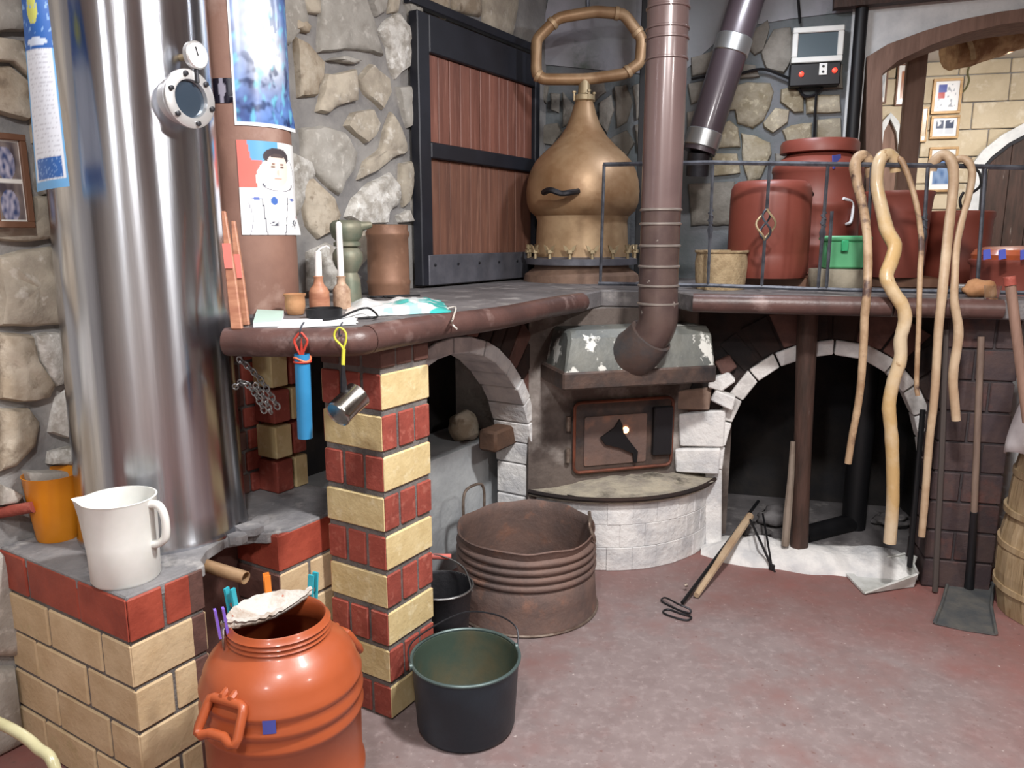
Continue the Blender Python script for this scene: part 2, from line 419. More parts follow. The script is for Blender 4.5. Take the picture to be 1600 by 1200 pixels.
def rubble(pl, s0, s1, z0, z1, parent, mats, skip, cell=.3, t=.03):
    ns = max(1, int((s1-s0)/cell)); nz_ = max(1, int((z1-z0)/cell)); seeds = []
    for i in range(ns):
        for j in range(nz_):
            seeds.append((s0+(i+.5+rnd.uniform(-.32, .32))*(s1-s0)/ns, z0+(j+.5+rnd.uniform(-.3, .3))*(z1-z0)/nz_))
    for (a, b) in seeds:
        if skip(a, b): continue
        poly = [(s0, z0), (s1, z0), (s1, z1), (s0, z1)]
        for (c, d) in seeds:
            if (c, d) == (a, b) or math.dist((a, b), (c, d)) > cell*3: continue
            nx, nzz = c-a, d-b; L = math.hypot(nx, nzz); nx /= L; nzz /= L
            poly = clip(poly, nx, nzz, (a+c)/2*nx+(b+d)/2*nzz-.014)
            if len(poly) < 3: break
        if len(poly) < 3: continue
        stone(pl, [(lerp(a, p[0], .97), lerp(b, p[1], .97)) for p in poly], parent, rnd.choice(mats), t, step=.08)
def trace(pl, lst, f, off, parent, mats, t=.03):
    """stones traced in crop pixels: f = scale, off = crop corner"""
    for k, poly in lst:
        stone(pl, [pl.hit(x/f+off[0], y/f+off[1]) for x, y in poly], parent, mats[k], t)
def brick(parent, O, e, nrm, s0, s1, z0, z1, mat, d=.05, ma=0, mb=0, name='brick', bev=.004, jit=.002):
    """a brick in the face O + e*s, outward nrm; ma/mb mitre its ends at corners"""
    O = V3((O[0], O[1], 0)); e = V3(e); nrm = V3(nrm); j = rnd.uniform(-jit, jit)
    pts = [O+e*s0+nrm*j, O+e*s1+nrm*j, O+e*(s1-mb*d)-nrm*d, O+e*(s0+ma*d)-nrm*d]
    vs, fs = prism([p+V3((0, 0, z0)) for p in pts], (0, 0, z1-z0))
    return MB().add(vs, fs).build(name, mat, parent, bevel=bev, smooth=False)
def sheet(name, pf, cf, nu, nv, mat, parent=None, **kw):
    """a printed sheet: pf(u,v) gives the point, cf(u,v) the ink"""
    vs = [pf(i/nu, j/nv) for j in range(nv+1) for i in range(nu+1)]
    fs = [[j*(nu+1)+i, j*(nu+1)+i+1, (j+1)*(nu+1)+i+1, (j+1)*(nu+1)+i] for j in range(nv) for i in range(nu)]
    o = MB().add(vs, fs).build(name, mat, parent, **kw)
    at = o.data.color_attributes.new('print', 'FLOAT_COLOR', 'POINT')
    at.data.foreach_set('color', [x for j in range(nv+1) for i in range(nu+1) for x in (*cf(i/nu, j/nv), 1)])
    return o
def nf(u, v, s=0): return noise.noise(V3((u, v, s)))
def mixf(a, b, t):
    t = max(0, min(1, t)); return tuple(x+(y-x)*t for x, y in zip(a, b))
def ss(a, b, x):
    t = max(0, min(1, (x-a)/(b-a))); return t*t*(3-2*t)
# ------------------------------------------------------------------ room shell
fl = MB().add(*obox((-5, -2.2, -.1), (12, 0, 0), (0, 11, 0), (0, 0, .1))).build('floor', m_floor, kind='structure')
MB().add(*obox((-5, -2.2, 3.0), (12, 0, 0), (0, 11, 0), (0, 0, .1))).build('ceiling', m_ceil, kind='structure')
MB().add(*obox((-5, -2.2, 0), (12, 0, 0), (0, .15, 0), (0, 0, 3))).build('wall_rear', m_roomwall, kind='structure')
MB().add(*obox((6.6, -2.05, 0), (.15, 0, 0), (0, 10.8, 0), (0, 0, 3))).build('wall_right', m_roomwall, kind='structure')
wl = MB().add(*obox(WL.P(-6.9, 0), WL.d*8.3, -WL.n*.25, (0, 0, 3))).build('wall_left', m_mortar, kind='structure')
TJ = WB.hit(1340, 250)[0]
ZO = 2.75
# back wall: rubble part, apron below the opening, header above the timber curve
bwm = MB().add(*obox(WB.P(-.1, 0), WB.d*(TJ-.06+.1), -WB.n*.3, (0, 0, 3)))
bwm.add(*obox(WB.P(TJ-.06, 0), WB.d*5, -WB.n*.3, (0, 0, 1.28)))
wb = bwm.build('wall_back', m_mback, kind='structure')
MB().add(*obox(WF.P(-2.5, 0), WF.d*8.5, -WF.n*.2, (0, 0, 3))).build('wall_far', m_mortar, kind='structure')
wf = bpy.data.objects['wall_far']
# --- stones of the left wall, the ones in view traced one by one
T2 = [(1, [(530, -40), (730, -40), (745, 10), (760, 60), (790, 130), (825, 260), (770, 245), (680, 235), (520, 245), (525, 130)]),
 (0, [(430, -10), (522, -10), (520, 70), (470, 62)]), (3, [(400, 90), (440, 75), (480, 130), (470, 160), (405, 140)]),
 (1, [(780, -30), (840, -30), (832, 60), (790, 80), (765, 20)]), (0, [(850, -30), (905, -30), (882, 58), (850, 62)]),
 (2, [(890, 60), (930, 110), (975, 160), (985, 290), (930, 330), (880, 370), (860, 320), (845, 230), (805, 150), (830, 110)]),
 (1, [(920, -10), (1000, 10), (1000, 85), (945, 72)]),
 (3, [(410, 170), (460, 200), (545, 290), (540, 360), (510, 450), (430, 460), (420, 300)]),
 (1, [(560, 282), (640, 262), (720, 288), (690, 300), (620, 294)]),
 (0, [(560, 350), (690, 330), (705, 400), (700, 470), (620, 500), (560, 535), (515, 520), (540, 430)]),
 (0, [(770, 305), (850, 370), (858, 440), (820, 515), (790, 480), (740, 440), (705, 370)]),
 (1, [(890, 410), (960, 400), (990, 480), (985, 580), (940, 600), (910, 500)]),
 (0, [(680, 530), (770, 515), (805, 580), (780, 640), (740, 670), (690, 630), (650, 590)]),
 (1, [(440, 610), (540, 590), (640, 620), (700, 720), (690, 790), (640, 860), (615, 910), (540, 850), (450, 750)]),
 (0, [(860, 530), (905, 600), (945, 710), (860, 740), (790, 800), (710, 840), (740, 760), (810, 700), (830, 610)]),
 (3, [(450, 800), (520, 870), (600, 930), (620, 1010), (590, 1080), (520, 1115), (470, 1060), (440, 900)]),
 (2, [(690, 930), (760, 860), (860, 810), (905, 870), (900, 960), (850, 1000), (840, 1050), (740, 1055), (650, 1020)]),
 (0, [(905, 770), (960, 755), (970, 830), (940, 950), (920, 970), (897, 880)]), (2, [(890, 1010), (940, 985), (965, 1040), (900, 1046)]),
 (1, [(965, 610), (1010, 600), (1020, 700), (985, 690)]), (1, [(975, 780), (1020, 790), (1030, 1080), (985, 1085), (965, 950)]),
 (2, [(475, 1180), (560, 1140), (610, 1170), (640, 1240), (720, 1300), (700, 1360), (480, 1360)]),
 (1, [(985, 1110), (1030, 1100), (1040, 1300), (990, 1310)]),
 (0, [(655, 1100), (760, 1080), (780, 1180), (700, 1260), (660, 1220)])]
trace(WL, T2, 3, (320, 0), wl, m_st, .035)
T7 = [(0, [(-20, 60), (90, 40), (250, 15), (300, 130), (310, 300), (280, 355), (140, 365), (-20, 365)]),
 (3, [(-20, 400), (130, 405), (150, 520), (200, 600), (230, 640), (210, 690), (70, 705), (-20, 690)]),
 (2, [(140, 405), (250, 395), (270, 470), (310, 580), (300, 612), (240, 630), (205, 590), (158, 510)]),
 (2, [(240, 690), (310, 630), (350, 760), (370, 870), (290, 870), (215, 840)]),
 (3, [(-20, 740), (120, 730), (165, 800), (140, 900), (60, 990), (-20, 1010)]), (2, [(210, 930), (300, 905), (370, 930), (380, 990), (205, 985)]),
 (1, [(-20, 1070), (90, 1120), (60, 1160), (-20, 1165)]), (1, [(100, 1010), (330, 1010), (340, 1150), (120, 1140)])]
trace(WL, T7, 2.857, (0, 380), wl, m_st, .04)
T1 = [(1, [(-40, -60), (85, -60), (95, 40), (100, 150), (-40, 150)]), (0, [(-40, 180), (90, 195), (120, 300), (125, 370), (40, 300), (-40, 290)]),
 (3, [(-40, 320), (30, 310), (120, 400), (140, 520), (110, 560), (-40, 520)]), (1, [(150, 700), (260, 720), (270, 890), (180, 910), (150, 880)]),
 (0, [(-40, 1075), (140, 1060), (150, 920), (270, 910), (285, 1000), (270, 1110), (120, 1140), (-40, 1120)]), (3, [(130, 420), (240, 420), (250, 680), (150, 670)])]
trace(WL, T1, 3, (0, 0), wl, m_st, .035)
sA = WL.hit(-25, 400)[0]; sB = WL.hit(118, 400)[0]; sC = WL.hit(455, 200)[0]; sD = WL.hit(1000/3+320+8, 200)[0]; sE = WL.hit(845, 200)[0]
zA = WL.hit(60, 795)[1]
def skipL(a, z):
    if sA-.12 < a < sB+.05 and z > zA-.1: return True
    if a > sC-.05 and a < sD+.05: return True
    if a > sD and z < 2.75: return True
    if sB < a < sC and z < 1.2: return True
    return False
rubble(WL, -2.6, 1.25, 0, 2.98, wl, m_st, skipL, .3, .035)
# --- stones of the back wall
T4 = [(0, [(410, 340), (470, 320), (560, 325), (575, 360), (555, 420), (530, 470), (490, 500), (430, 480), (420, 430), (385, 435)]),
 (0, [(530, 480), (580, 420), (630, 430), (625, 480), (570, 520), (535, 500)]), (0, [(600, 350), (640, 340), (690, 370), (690, 440), (650, 445), (597, 400)]),
 (0, [(697, 380), (760, 370), (830, 370), (835, 440), (702, 445)]), (0, [(605, 510), (640, 490), (720, 480), (720, 560), (620, 560)]),
 (0, [(740, 470), (835, 460), (835, 590), (740, 580)]), (0, [(340, 500), (400, 470), (435, 500), (440, 575), (330, 580)]),
 (0, [(445, 520), (500, 530), (555, 560), (560, 600), (520, 700), (470, 720), (450, 620)]), (0, [(335, 600), (430, 600), (440, 680), (330, 690)]),
 (1, [(480, 130), (550, 80), (560, 110), (530, 200), (500, 220), (470, 190)]), (1, [(570, 120), (640, 110), (645, 230), (610, 290), (540, 270), (522, 210)]),
 (1, [(250, 230), (330, 200), (350, 180), (365, 240), (330, 290), (250, 300)]), (1, [(240, 330), (320, 310), (310, 380), (250, 410)]),
 (1, [(235, 440), (285, 430), (275, 520), (235, 560)]), (1, [(440, 250), (500, 260), (520, 300), (440, 310)]), (0, [(655, 255), (720, 250), (725, 330), (660, 325)]),
 (1, [(738, 260), (840, 250), (840, 350), (740, 345)]), (1, [(575, 600), (720, 590), (720, 700), (580, 710)]), (1, [(240, 720), (420, 710), (430, 880), (250, 880)])]
trace(WB, T4, 2.5, (980, 0), wb, m_stback, .03)
T3 = [(1, [(510, 330), (545, 340), (535, 405), (510, 395)]), (1, [(553, 360), (590, 370), (585, 440), (553, 430)]), (1, [(745, 400), (790, 370), (800, 430), (770, 520), (740, 480)]),
 (1, [(800, 340), (850, 330), (870, 400), (850, 480), (810, 500)]), (1, [(875, 330), (915, 320), (920, 450), (885, 470)]), (1, [(520, 490), (580, 480), (600, 520), (560, 570), (520, 560)]),
 (1, [(775, 545), (850, 510), (880, 560), (850, 610), (800, 590)]), (1, [(880, 490), (920, 480), (925, 600), (890, 590)]), (1, [(600, 360), (650, 420), (640, 470), (600, 500)]),
 (1, [(700, 330), (760, 320), (770, 360), (720, 400)])]
trace(WB, T3, 2.5, (640, 0), wb, m_stback, .025)
# smooth stained plaster on the upper back wall
zpl = WB.hit(900, 108)[1]
pts = [WB.hit(838, 100), WB.hit(960, 112), WB.hit(1060, 120), WB.hit(1115, 70), WB.hit(1165, 42), WB.hit(1235, 30), (TJ-.08, WB.hit(1300, 20)[1]), (TJ-.08, 2.99), (.02, 2.99)]
MB().add(*prism([WB.P(a, z, .0) for a, z in pts], WB.n*.012)).build('plaster_patch', m_plback, wb)
# --- right: white jamb, header, timber lining of the opening
hp = [(1340, 262), (1340, 140), (1352, 92), (1385, 72), (1440, 52), (1500, 34), (1560, 22), (1620, 14), (1700, 12), (1800, 22)]
hs = [WB.hit(x, y) for x, y in hp]
mh = MB()
for (a, z), (b, y) in zip(hs[2:], hs[3:]):
    mh.add(*prism([WB.P(a, z, .02), WB.P(b, y, .02), WB.P(b, 2.99, .02), WB.P(a, 2.99, .02)], -WB.n*.34))
mh.add(*prism([WB.P(TJ-.09, 1.28, .02), WB.P(hs[2][0], 1.28, .02), WB.P(hs[2][0], 2.99, .02), WB.P(TJ-.09, 2.99, .02)], -WB.n*.34))
sR = hs[-1][0]
mh.add(*prism([WB.P(sR, 1.28, .02), WB.P(sR+2.2, 1.28, .02), WB.P(sR+2.2, 2.99, .02), WB.P(sR, 2.99, .02)], -WB.n*.34))
mh.build('wall_opening', m_white, kind='structure')
tin_ = [WB.hit(x, y) for x, y in [(1376, 440), (1376, 200), (1376, 118), (1400, 98), (1450, 74), (1500, 56), (1560, 42), (1620, 34), (1700, 32), (1800, 42)]]
tou = [WB.hit(x, y) for x, y in [(1350, 440), (1351, 200), (1352, 92), (1385, 72), (1440, 52), (1500, 34), (1560, 22), (1620, 14), (1700, 12), (1800, 22)]]
tl = thing('trim_1', WB.P(tou[0][0], 1.3), kind='structure')
for i in range(len(tou)-1):
    MB().add(*prism([WB.P(*tou[i], .05), WB.P(*tou[i+1], .05), WB.P(*tin_[i+1], .05), WB.P(*tin_[i], .05)], -WB.n*.3)).build('timber_lining', m_timber, tl, smooth=False)
# dark beam running above the opening
a = WB.hit(1298, 18); b = WB.hit(1800, -30)
MB().add(*tube([WB.P(a[0], a[1]+.02, .1), WB.P(b[0], a[1]+.06, .1)], .05, 4)).build('ceiling_beam', m_wooddk, label='dark timber beam running above the opening to the next room', cat='beam', smooth=False)
# dark pole at the edge of the stone wall
a = WB.hit(1326, 240)
MB().add(*tube([WB.P(a[0], 1.3, .07), WB.P(a[0], 2.99, .07)], .034, 10)).build('post', m_black, label='black post at the edge of the stone wall beside the white jamb', cat='post')
# --- far room
for j in range(10):
    z0 = .9+j*.22; x = -.9-(j % 2)*.2
    while x < 4.2:
        L = rnd.uniform(.32, .55)
        MB().add(*obox(WF.P(x+.004, z0+.004), WF.d*(L-.008), WF.n*(.02+rnd.uniform(0, .006)), (0, 0, min(.212, 2.99-z0)))).build('block', m_ashlar, wf, bevel=.006, smooth=False)
        x += L
cx = WB.P(TJ, 0)-WB.n*.3
MB().add(*obox(cx+WB.d*-.12, WB.d*.06, -WB.n*2.35, (0, 0, 3))).build('wall_far_side', m_roomwall, kind='structure')
# brown post inside the opening
a = WB.hit(1409, 200, -.5); b = WB.hit(1440, 200, -.5)
MB().add(*obox(WB.P(a[0]+.0, 0, -.5), WB.d*(b[0]-a[0]), -WB.n*.07, (0, 0, 2.98))).build('post', m_timber, label='square brown timber post standing behind the arched opening', cat='post', bevel=.008)
# wide white arch round a plank door, small pointed niche
def arc_frame(name, pts, wd, mat, pl, dpt, parent, off=.03):
    """frame band along outline pts (s,z)"""
    m = MB(); cx = sum(p[0] for p in pts)/len(pts); cz = sum(p[1] for p in pts)/len(pts)
    inn = []
    for i, p in enumerate(pts):
        q0 = pts[max(0, i-1)]; q1 = pts[min(len(pts)-1, i+1)]
        tx, tz = q1[0]-q0[0], q1[1]-q0[1]; L = math.hypot(tx, tz); nx, nz2 = tz/L, -tx/L
        inn.append((p[0]+nx*wd, p[1]+nz2*wd))
    for i in range(len(pts)-1):
        m.add(*prism([pl.P(*pts[i], off), pl.P(*pts[i+1], off), pl.P(*inn[i+1], off), pl.P(*inn[i], off)], pl.n*dpt))
    m.build(name, mat, parent); return inn
dr = thing('door_1', WF.P(2.6, .8), kind='structure')
ap = [WF.hit(x, y) for x, y in [(1507, 420), (1507, 330), (1512, 262), (1532, 236), (1562, 212), (1600, 192), (1640, 182), (1690, 178), (1740, 186), (1790, 210), (1815, 250), (1815, 420)]]
inn = arc_frame('arch_frame', ap, .085, m_white, WF, .05, dr)
smin = inn[0][0]; smax = inn[-1][0]; k = 0; x = smin
def ztop(s):
    for p, q in zip(inn, inn[1:]):
        if p[0] <= s <= q[0] and q[0] > p[0]: return lerp(p[1], q[1], (s-p[0])/(q[0]-p[0]))
    return inn[2][1]
while x < smax-.02:
    x1 = min(x+.16, smax)
    MB().add(*prism([WF.P(x+.003, .9, .03), WF.P(x1-.003, .9, .03), WF.P(x1-.003, ztop(x1-.003), .03), WF.P(x+.003, ztop(x+.003), .03)], WF.n*.02)).build('plank', m_wooddk, dr, smooth=False)
    x = x1
arc_frame('arch_band', inn, .03, m_dkmetal, WF, .035, dr)
nc = thing('wall_niche', WF.P(1.2, 1.4), 'small white pointed arch niche on the far room wall', 'niche')
np_ = [WF.hit(x, y) for x, y in [(1366, 330), (1366, 236), (1370, 206), (1378, 190), (1389, 178), (1400, 190), (1407, 206), (1410, 236), (1410, 330)]]
inn2 = arc_frame('arch_frame', np_, .045, m_white, WF, .05, nc)
MB().add(*prism([WF.P(*p, .024) for p in inn2], WF.n*.012)).build('recess_panel', m_timber, nc)
# ------------------------------------------------------------------ counter
def gp(px, py, z=ZC): p = atz(px, py, z); return V3((p.x, p.y, 0))
EL0 = V3((-.772, 2.112, 0)); EL1 = V3((-.43, 2.125, 0)); EL2 = V3((.30, 3.40, 0))
RD = V3((*ang(-15), 0))
ER0 = V3((.80, 3.40, 0)); 
def er(t): return ER0+RD*t
ct = thing('masonry_counter', (.3, 4.0, 1.2), 'worn grey cement counter with a brown rounded front edge carrying the copper still', 'counter')
ln = lambda p, d: p
wlA = WL.P(WL.o.dot(U)*0-2.05, 0); 
s_start = (EL0-WL.o).dot(U)
foot = [EL0, EL1, EL2, V3((.43, 3.68, 0)), V3((.76, 3.62, 0)), ER0, er(1.62), WB.P((er(1.62)-WB.o).dot(WB.d), 0), WB.P(0, 0), U*1.665+VV*2.424, U*1.665+VV*1.88]
MB().add(*prism([p+V3((0, 0, 1.222)) for p in foot], (0, 0, .078))).build('top_slab', m_cementdk, ct, bevel=.006, smooth=False)
def roll(pts, r, name='rolled_edge'):
    m = MB(); m.add(*tube(pts, r, 14)); m.build(name, m_roll, ct)
zr = ZC-.036
c1 = cr([EL0+V3((-.02, .01, zr)), EL0+V3((.1, -.008, zr)), EL1+V3((-.12, -.02, zr)), EL1+V3((-.01, -.01, zr)), EL1+V3((.02, .025, zr))], 5)
roll(c1, .040)
roll([lerp(EL1, EL2, t)+V3((.006, .006, zr)) + V3((0, 0, .004*math.sin(t*9))) for t in [.02+i*.07 for i in range(15)]], .041)
roll([er(t)+V3((0, 0, zr)) for t in [i*.1 for i in range(9)]], .041)
roll([er(t)+V3((0, 0, zr)) for t in [.81+i*.1 for i in range(5)]], .04)

# ------------------------------------------------------------------ striped brick pillar
CP = V3((-.392, 2.25, 0)); L1 = .236; L2 = .246; CH = .1286
pil = thing('brick_pillar', CP+U*L1/2+VV*L2/2, 'square pillar of alternating yellow and red bricks holding up the counter corner', 'pillar')
MB().add(*obox(CP+U*.006+VV*.006, U*(L1-.012), VV*(L2-.012), (0, 0, 1.222))).build('mortar_core', m_joint, pil, smooth=False)
faces = [(CP, U, -VV, L1), (CP+U*L1, VV, U, L2), (CP+U*L1+VV*L2, -U, VV, L1), (CP+VV*L2, -VV, -U, L2)]
for k in range(10):
    z0 = k*CH+.006; z1 = min((k+1)*CH-.012, 1.2)
    if k == 9: z1 = 1.22
    for fi, (o, e, n, L) in enumerate(faces):
        yel = (k+fi) % 2 == 0
        if k == 9: yel = False
        mt = m_brn if k == 9 else m_red
        if yel: brick(pil, o, e, n, 0, L, z0, z1, m_yel, .045, 1, 1)
        else:
            j = .011; w_ = (L-2*j)/3
            for q in range(3):
                brick(pil, o, e, n, q*(w_+j), q*(w_+j)+w_, z0, z1, mt, .045, 1 if q == 0 else 0, 1 if q == 2 else 0)

# ------------------------------------------------------------------ brick plinth under the steel column
ZB = .643; UB0, UB1 = 1.035, 1.265; UG1, UE = 1.534, 1.94; NB = 1.79
def un(u, n): return U*u+VV*n
ZJ = V3((0, 0, 1))
bas = thing('brick_plinth', un(1.4, 2.1), 'cream brick plinth with red top course carrying the steel column', 'plinth')
NW = 2.424
MB().add(*prism([un(UB0+.006, NB+.006), un(UB1-.006, NB+.006), un(UB1-.006, NW), un(UB0+.006, NW)], (0, 0, ZB-.03))).build('mortar_core', m_joint, bas, smooth=False)
MB().add(*prism([un(UG1+.006, NB+.006), un(UE, NB+.006), un(UE, NW), un(UG1+.006, NW)], (0, 0, ZB-.03))).build('mortar_core', m_joint, bas, smooth=False)
MB().add(*prism([un(UB1-.01, NB+.2), un(UG1+.01, NB+.2), un(UG1+.01, NW), un(UB1-.01, NW)], (0, 0, ZB-.03))).build('niche_back', m_brn, bas, smooth=False)
# cement cap with a broken front over the niche
cap = [un(UB0+.004, NB+.004), un(UB1+.01, NB+.004), un(UB1+.03, NB+.05), un(UB1+.08, NB+.09), un(UG1-.1, NB+.12), un(UG1-.03, NB+.08), un(UG1-.01, NB+.04), un(UG1+.05, NB+.004),
       un(UE, NB+.004), un(UE, NW), un(UB0+.004, NW)]
MB().add(*prism([p+ZJ*(ZB-.034) for p in cap], (0, 0, .036))).build('cement_cap', m_cement, bas, bevel=.004, smooth=False)
def run(par, O, e, n, L, z0, z1, mat, off, bl=.262, ma=0, mb=0, d=.05):
    x = -off
    while x < L-.005:
        a = max(0, x); b = min(L, x+bl-.01)
        if b-a > .015: brick(par, O, e, n, a, b, z0, z1, mat, d, ma if a == 0 else 0, mb if b > L-1e-6 else 0)
        x += bl
for k in range(5):
    z0 = k*CH+.005; z1 = (k+1)*CH-.005
    top = k == 4
    mt = m_redtop if top else m_cream
    if top: z1 -= .0; 
    offs = .13 if k % 2 else 0
    run(bas, un(UB0, NB), VV, -U, NW-NB, z0, z1 - (.034 if top else 0)*0, mt, .12 if k % 2 else .03, ma=1)
    run(bas, un(UB0, NB), U, -VV, UB1-UB0, z0, z1, mt, {4: .15, 3: .0, 2: .14, 1: .0, 0: .14}[k], ma=1)
    run(bas, un(UG1, NB), U, -VV, UE-UG1, z0, z1, mt, offs, ma=1)
    run(bas, un(UG1, NB+.2), -VV, -U, .2, z0, z1, m_brn if not top else m_redtop, 0, mb=1)
    run(bas, un(UB1, NB), VV, U, .2, z0, z1, m_brn, 0)
# loose broken cement pieces at the cracked edge
for (px, py, s) in [(392, 832, .04), (408, 820, .03), (372, 846, .03)]:
    c = atz(px, py, ZB)
    pts = [c+V3((math.cos(t)*s*rnd.uniform(.7, 1.3), math.sin(t)*s*rnd.uniform(.7, 1.3), 0)) for t in [i*1.05 for i in range(6)]]
    MB().add(*prism(pts, (0, 0, .022))).build('rubble_piece', m_cement, bas, smooth=False)

# ------------------------------------------------------------------ arches
def arch_ring(pl, pts, t0, t1, n, depth, mat, parent, name, off=0, zmax=9, gap=.006):
    """voussoirs along the open polyline pts (s,z); outward is to the left of travel reversed"""
    L = [0]
    for a, b in zip(pts, pts[1:]): L.append(L[-1]+math.dist(a, b))
    def at(d):
        d = max(0, min(L[-1], d))
        for i in range(len(pts)-1):
            if d <= L[i+1]+1e-9:
                t = (d-L[i])/(L[i+1]-L[i]); p = (lerp(pts[i][0], pts[i+1][0], t), lerp(pts[i][1], pts[i+1][1], t))
                return p
        return pts[-1]
    def nr(d):
        a = at(d-.03); b = at(d+.03); tx, tz = b[0]-a[0], b[1]-a[1]; l = math.hypot(tx, tz); return (-tz/l, tx/l)
    for i in range(n):
        d0 = L[-1]*i/n+gap/2; d1 = L[-1]*(i+1)/n-gap/2
        q = []
        for d, t in ((d0, t0), (d1, t0), (d1, t1), (d0, t1)):
            p = at(d); nn = nr(d); q.append((p[0]+nn[0]*t, min(zmax, p[1]+nn[1]*t)))
        j = rnd.uniform(-.006, .006)
        if max(z for s, z in q)-min(z for s, z in q) < .01: continue
        MB().add(*prism([pl.P(s, z, off+j) for s, z in q], -pl.n*depth)).build(name, mat[rnd.randrange(len(mat))] if isinstance(mat, list) else mat, parent, bevel=.004, smooth=False)
def spandrel(pl, pts, t, zt, depth, mat, parent, s0, s1, off=-.01):
    m = MB(); out = []
    for i, p in enumerate(pts):
        a = pts[max(0, i-1)]; b = pts[min(len(pts)-1, i+1)]; tx, tz = b[0]-a[0], b[1]-a[1]; l = math.hypot(tx, tz)
        out.append((p[0]-tz/l*t, p[1]+tx/l*t))
    out = [(s0, out[0][1])]+out+[(s1, out[-1][1])]
    for (a, z), (b, y) in zip(out, out[1:]):
        if b-a < 1e-4: continue
        if min(z, y) >= zt: continue
        m.add(*prism([pl.P(a, min(z, zt-.002), off), pl.P(b, min(y, zt-.002), off), pl.P(b, zt, off), pl.P(a, zt, off)], -pl.n*depth))
    return m.build('spandrel', mat, parent, smooth=False)
# left arch
sc_, zs_, R_ = 2.42, .48, .62
la = thing('brick_arch', LA.P(2.42, 0), 'whitewashed arch with brown radiating bricks between the striped pillar and the furnace', 'arch')
cir = [(sc_-R_*math.cos(math.radians(a)), zs_+R_*math.sin(math.radians(a))) for a in range(0, 181, 5)]
cir = cir[12:]
arch_ring(LA, cir, 0, .065, 12, .2, m_limewash, la, 'voussoir', off=.0)
arch_ring(LA, cir, .068, .26, 16, .1, [m_brn, m_sootbr], la, 'brick', off=-.004, zmax=1.215, gap=.01)
spandrel(LA, cir, .06, 1.22, .12, m_sootbr, la, 2.0, 3.3, off=-.02)
for k in range(3):
    for s0 in (sc_+R_,):
        MB().add(*obox(LA.P(s0, k*.16+.003), LA.d*(.065+.03*(k % 2)*(1 if s0 > 2.4 else 0)), -LA.n*.2, (0, 0, .154))).build('jamb_block', m_limewash, la, bevel=.006, smooth=False)
MB().add(*obox(LA.P(sc_+R_+.06, 0, -.012), LA.d*.3, -LA.n*.12, (0, 0, zs_+.2))).build('jamb_wall', m_limedirt, la, smooth=False)
# inside: plastered ledge with a dark back
LB = Plane(U*0+VV*2.02, U)
zl = LB.hit(740, 694)[1]
MB().add(*obox(LB.P(1.95, 0), LB.d*1.35, -LB.n*.38, (0, 0, zl))).build('ledge', m_innerpl, la, smooth=False)
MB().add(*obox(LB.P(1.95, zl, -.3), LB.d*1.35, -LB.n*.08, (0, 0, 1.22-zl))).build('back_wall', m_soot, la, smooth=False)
MB().add(*obox(LB.P(3.22, 0, .2), LB.d*.08, -LB.n*.6, (0, 0, 1.22))).build('side_wall', m_limedirt, la, smooth=False)
# brick wall under the counter left of the pillar
uw = thing('brick_wall', un(1.9, 2.2), 'shadowed red and yellow brick wall under the counter behind the chain', 'wall')
MB().add(*prism([un(1.30, 2.19), un(1.95, 2.19), un(1.95, 2.4), un(1.30, 2.4)], (0, 0, 1.22))).build('mortar_core', m_joint, uw, smooth=False)
for k in range(7):
    z0 = ZB+.003+k*.08; x = 1.5-(k % 2)*.06; q = k
    while x < 1.94:
        Lb = .12 if q % 2 else .075
        brick(uw, un(0, 2.18), U, -VV, x, min(1.945, x+Lb-.01), z0, z0+.069, [m_red, m_yel, m_brn, m_red][(q*5+k*3) % 4], .02)
        x += Lb; q += 1
for k in range(4):
    for (a, b) in ((1.80, 1.875), (1.885, 1.945)):
        brick(uw, un(0, 2.08), U, -VV, a, b, ZB+.003+k*CH, ZB+(k+1)*CH-.01, [m_red, m_yel][(k+(a > 1.85)) % 2], .1)

# right arch
ra = thing('brick_arch', RA.P(.6, 0), 'wide white edged arch over the black hearth hollow below the railing', 'arch')
rp = [RA.hit(x, y) for x, y in [(1127, 862), (1127, 800), (1128, 735), (1134, 690), (1150, 642), (1175, 603), (1210, 577), (1250, 561), (1300, 554), (1350, 562), (1388, 585), (1418, 622), (1436, 672), (1443, 730), (1444, 800), (1442, 862)]]
rp[0] = (rp[0][0], 0); rp[-1] = (rp[-1][0], 0)
arch_ring(RA, rp[2:14], 0, .07, 13, .12, [m_limewash, m_limedirt], ra, 'voussoir', gap=.008)
arch_ring(RA, rp[2:14], .075, .25, 17, .08, [m_sootbr, m_brn, m_sootbr], ra, 'brick', off=-.008, zmax=1.215, gap=.012)
spandrel(RA, rp[2:14], .06, 1.22, .1, m_sootbr, ra, rp[0][0]-.16, rp[-1][0]+.06, off=-.02)
MB().add(*prism([RA.P(rp[-1][0]+.0, 0), RA.P(rp[-1][0]+.1, 0), RA.P(rp[-1][0]+.1, rp[13][1]), RA.P(rp[13][0], rp[13][1])], -RA.n*.12)).build('jamb_block', m_limewash, ra, smooth=False, bevel=.004)
MB().add(*prism([RA.P(rp[0][0]-.08, 0), RA.P(rp[0][0], 0), RA.P(rp[2][0], rp[2][1]), RA.P(rp[2][0]-.08, rp[2][1])], -RA.n*.12)).build('jamb_block', m_limewash, ra, smooth=False, bevel=.004)
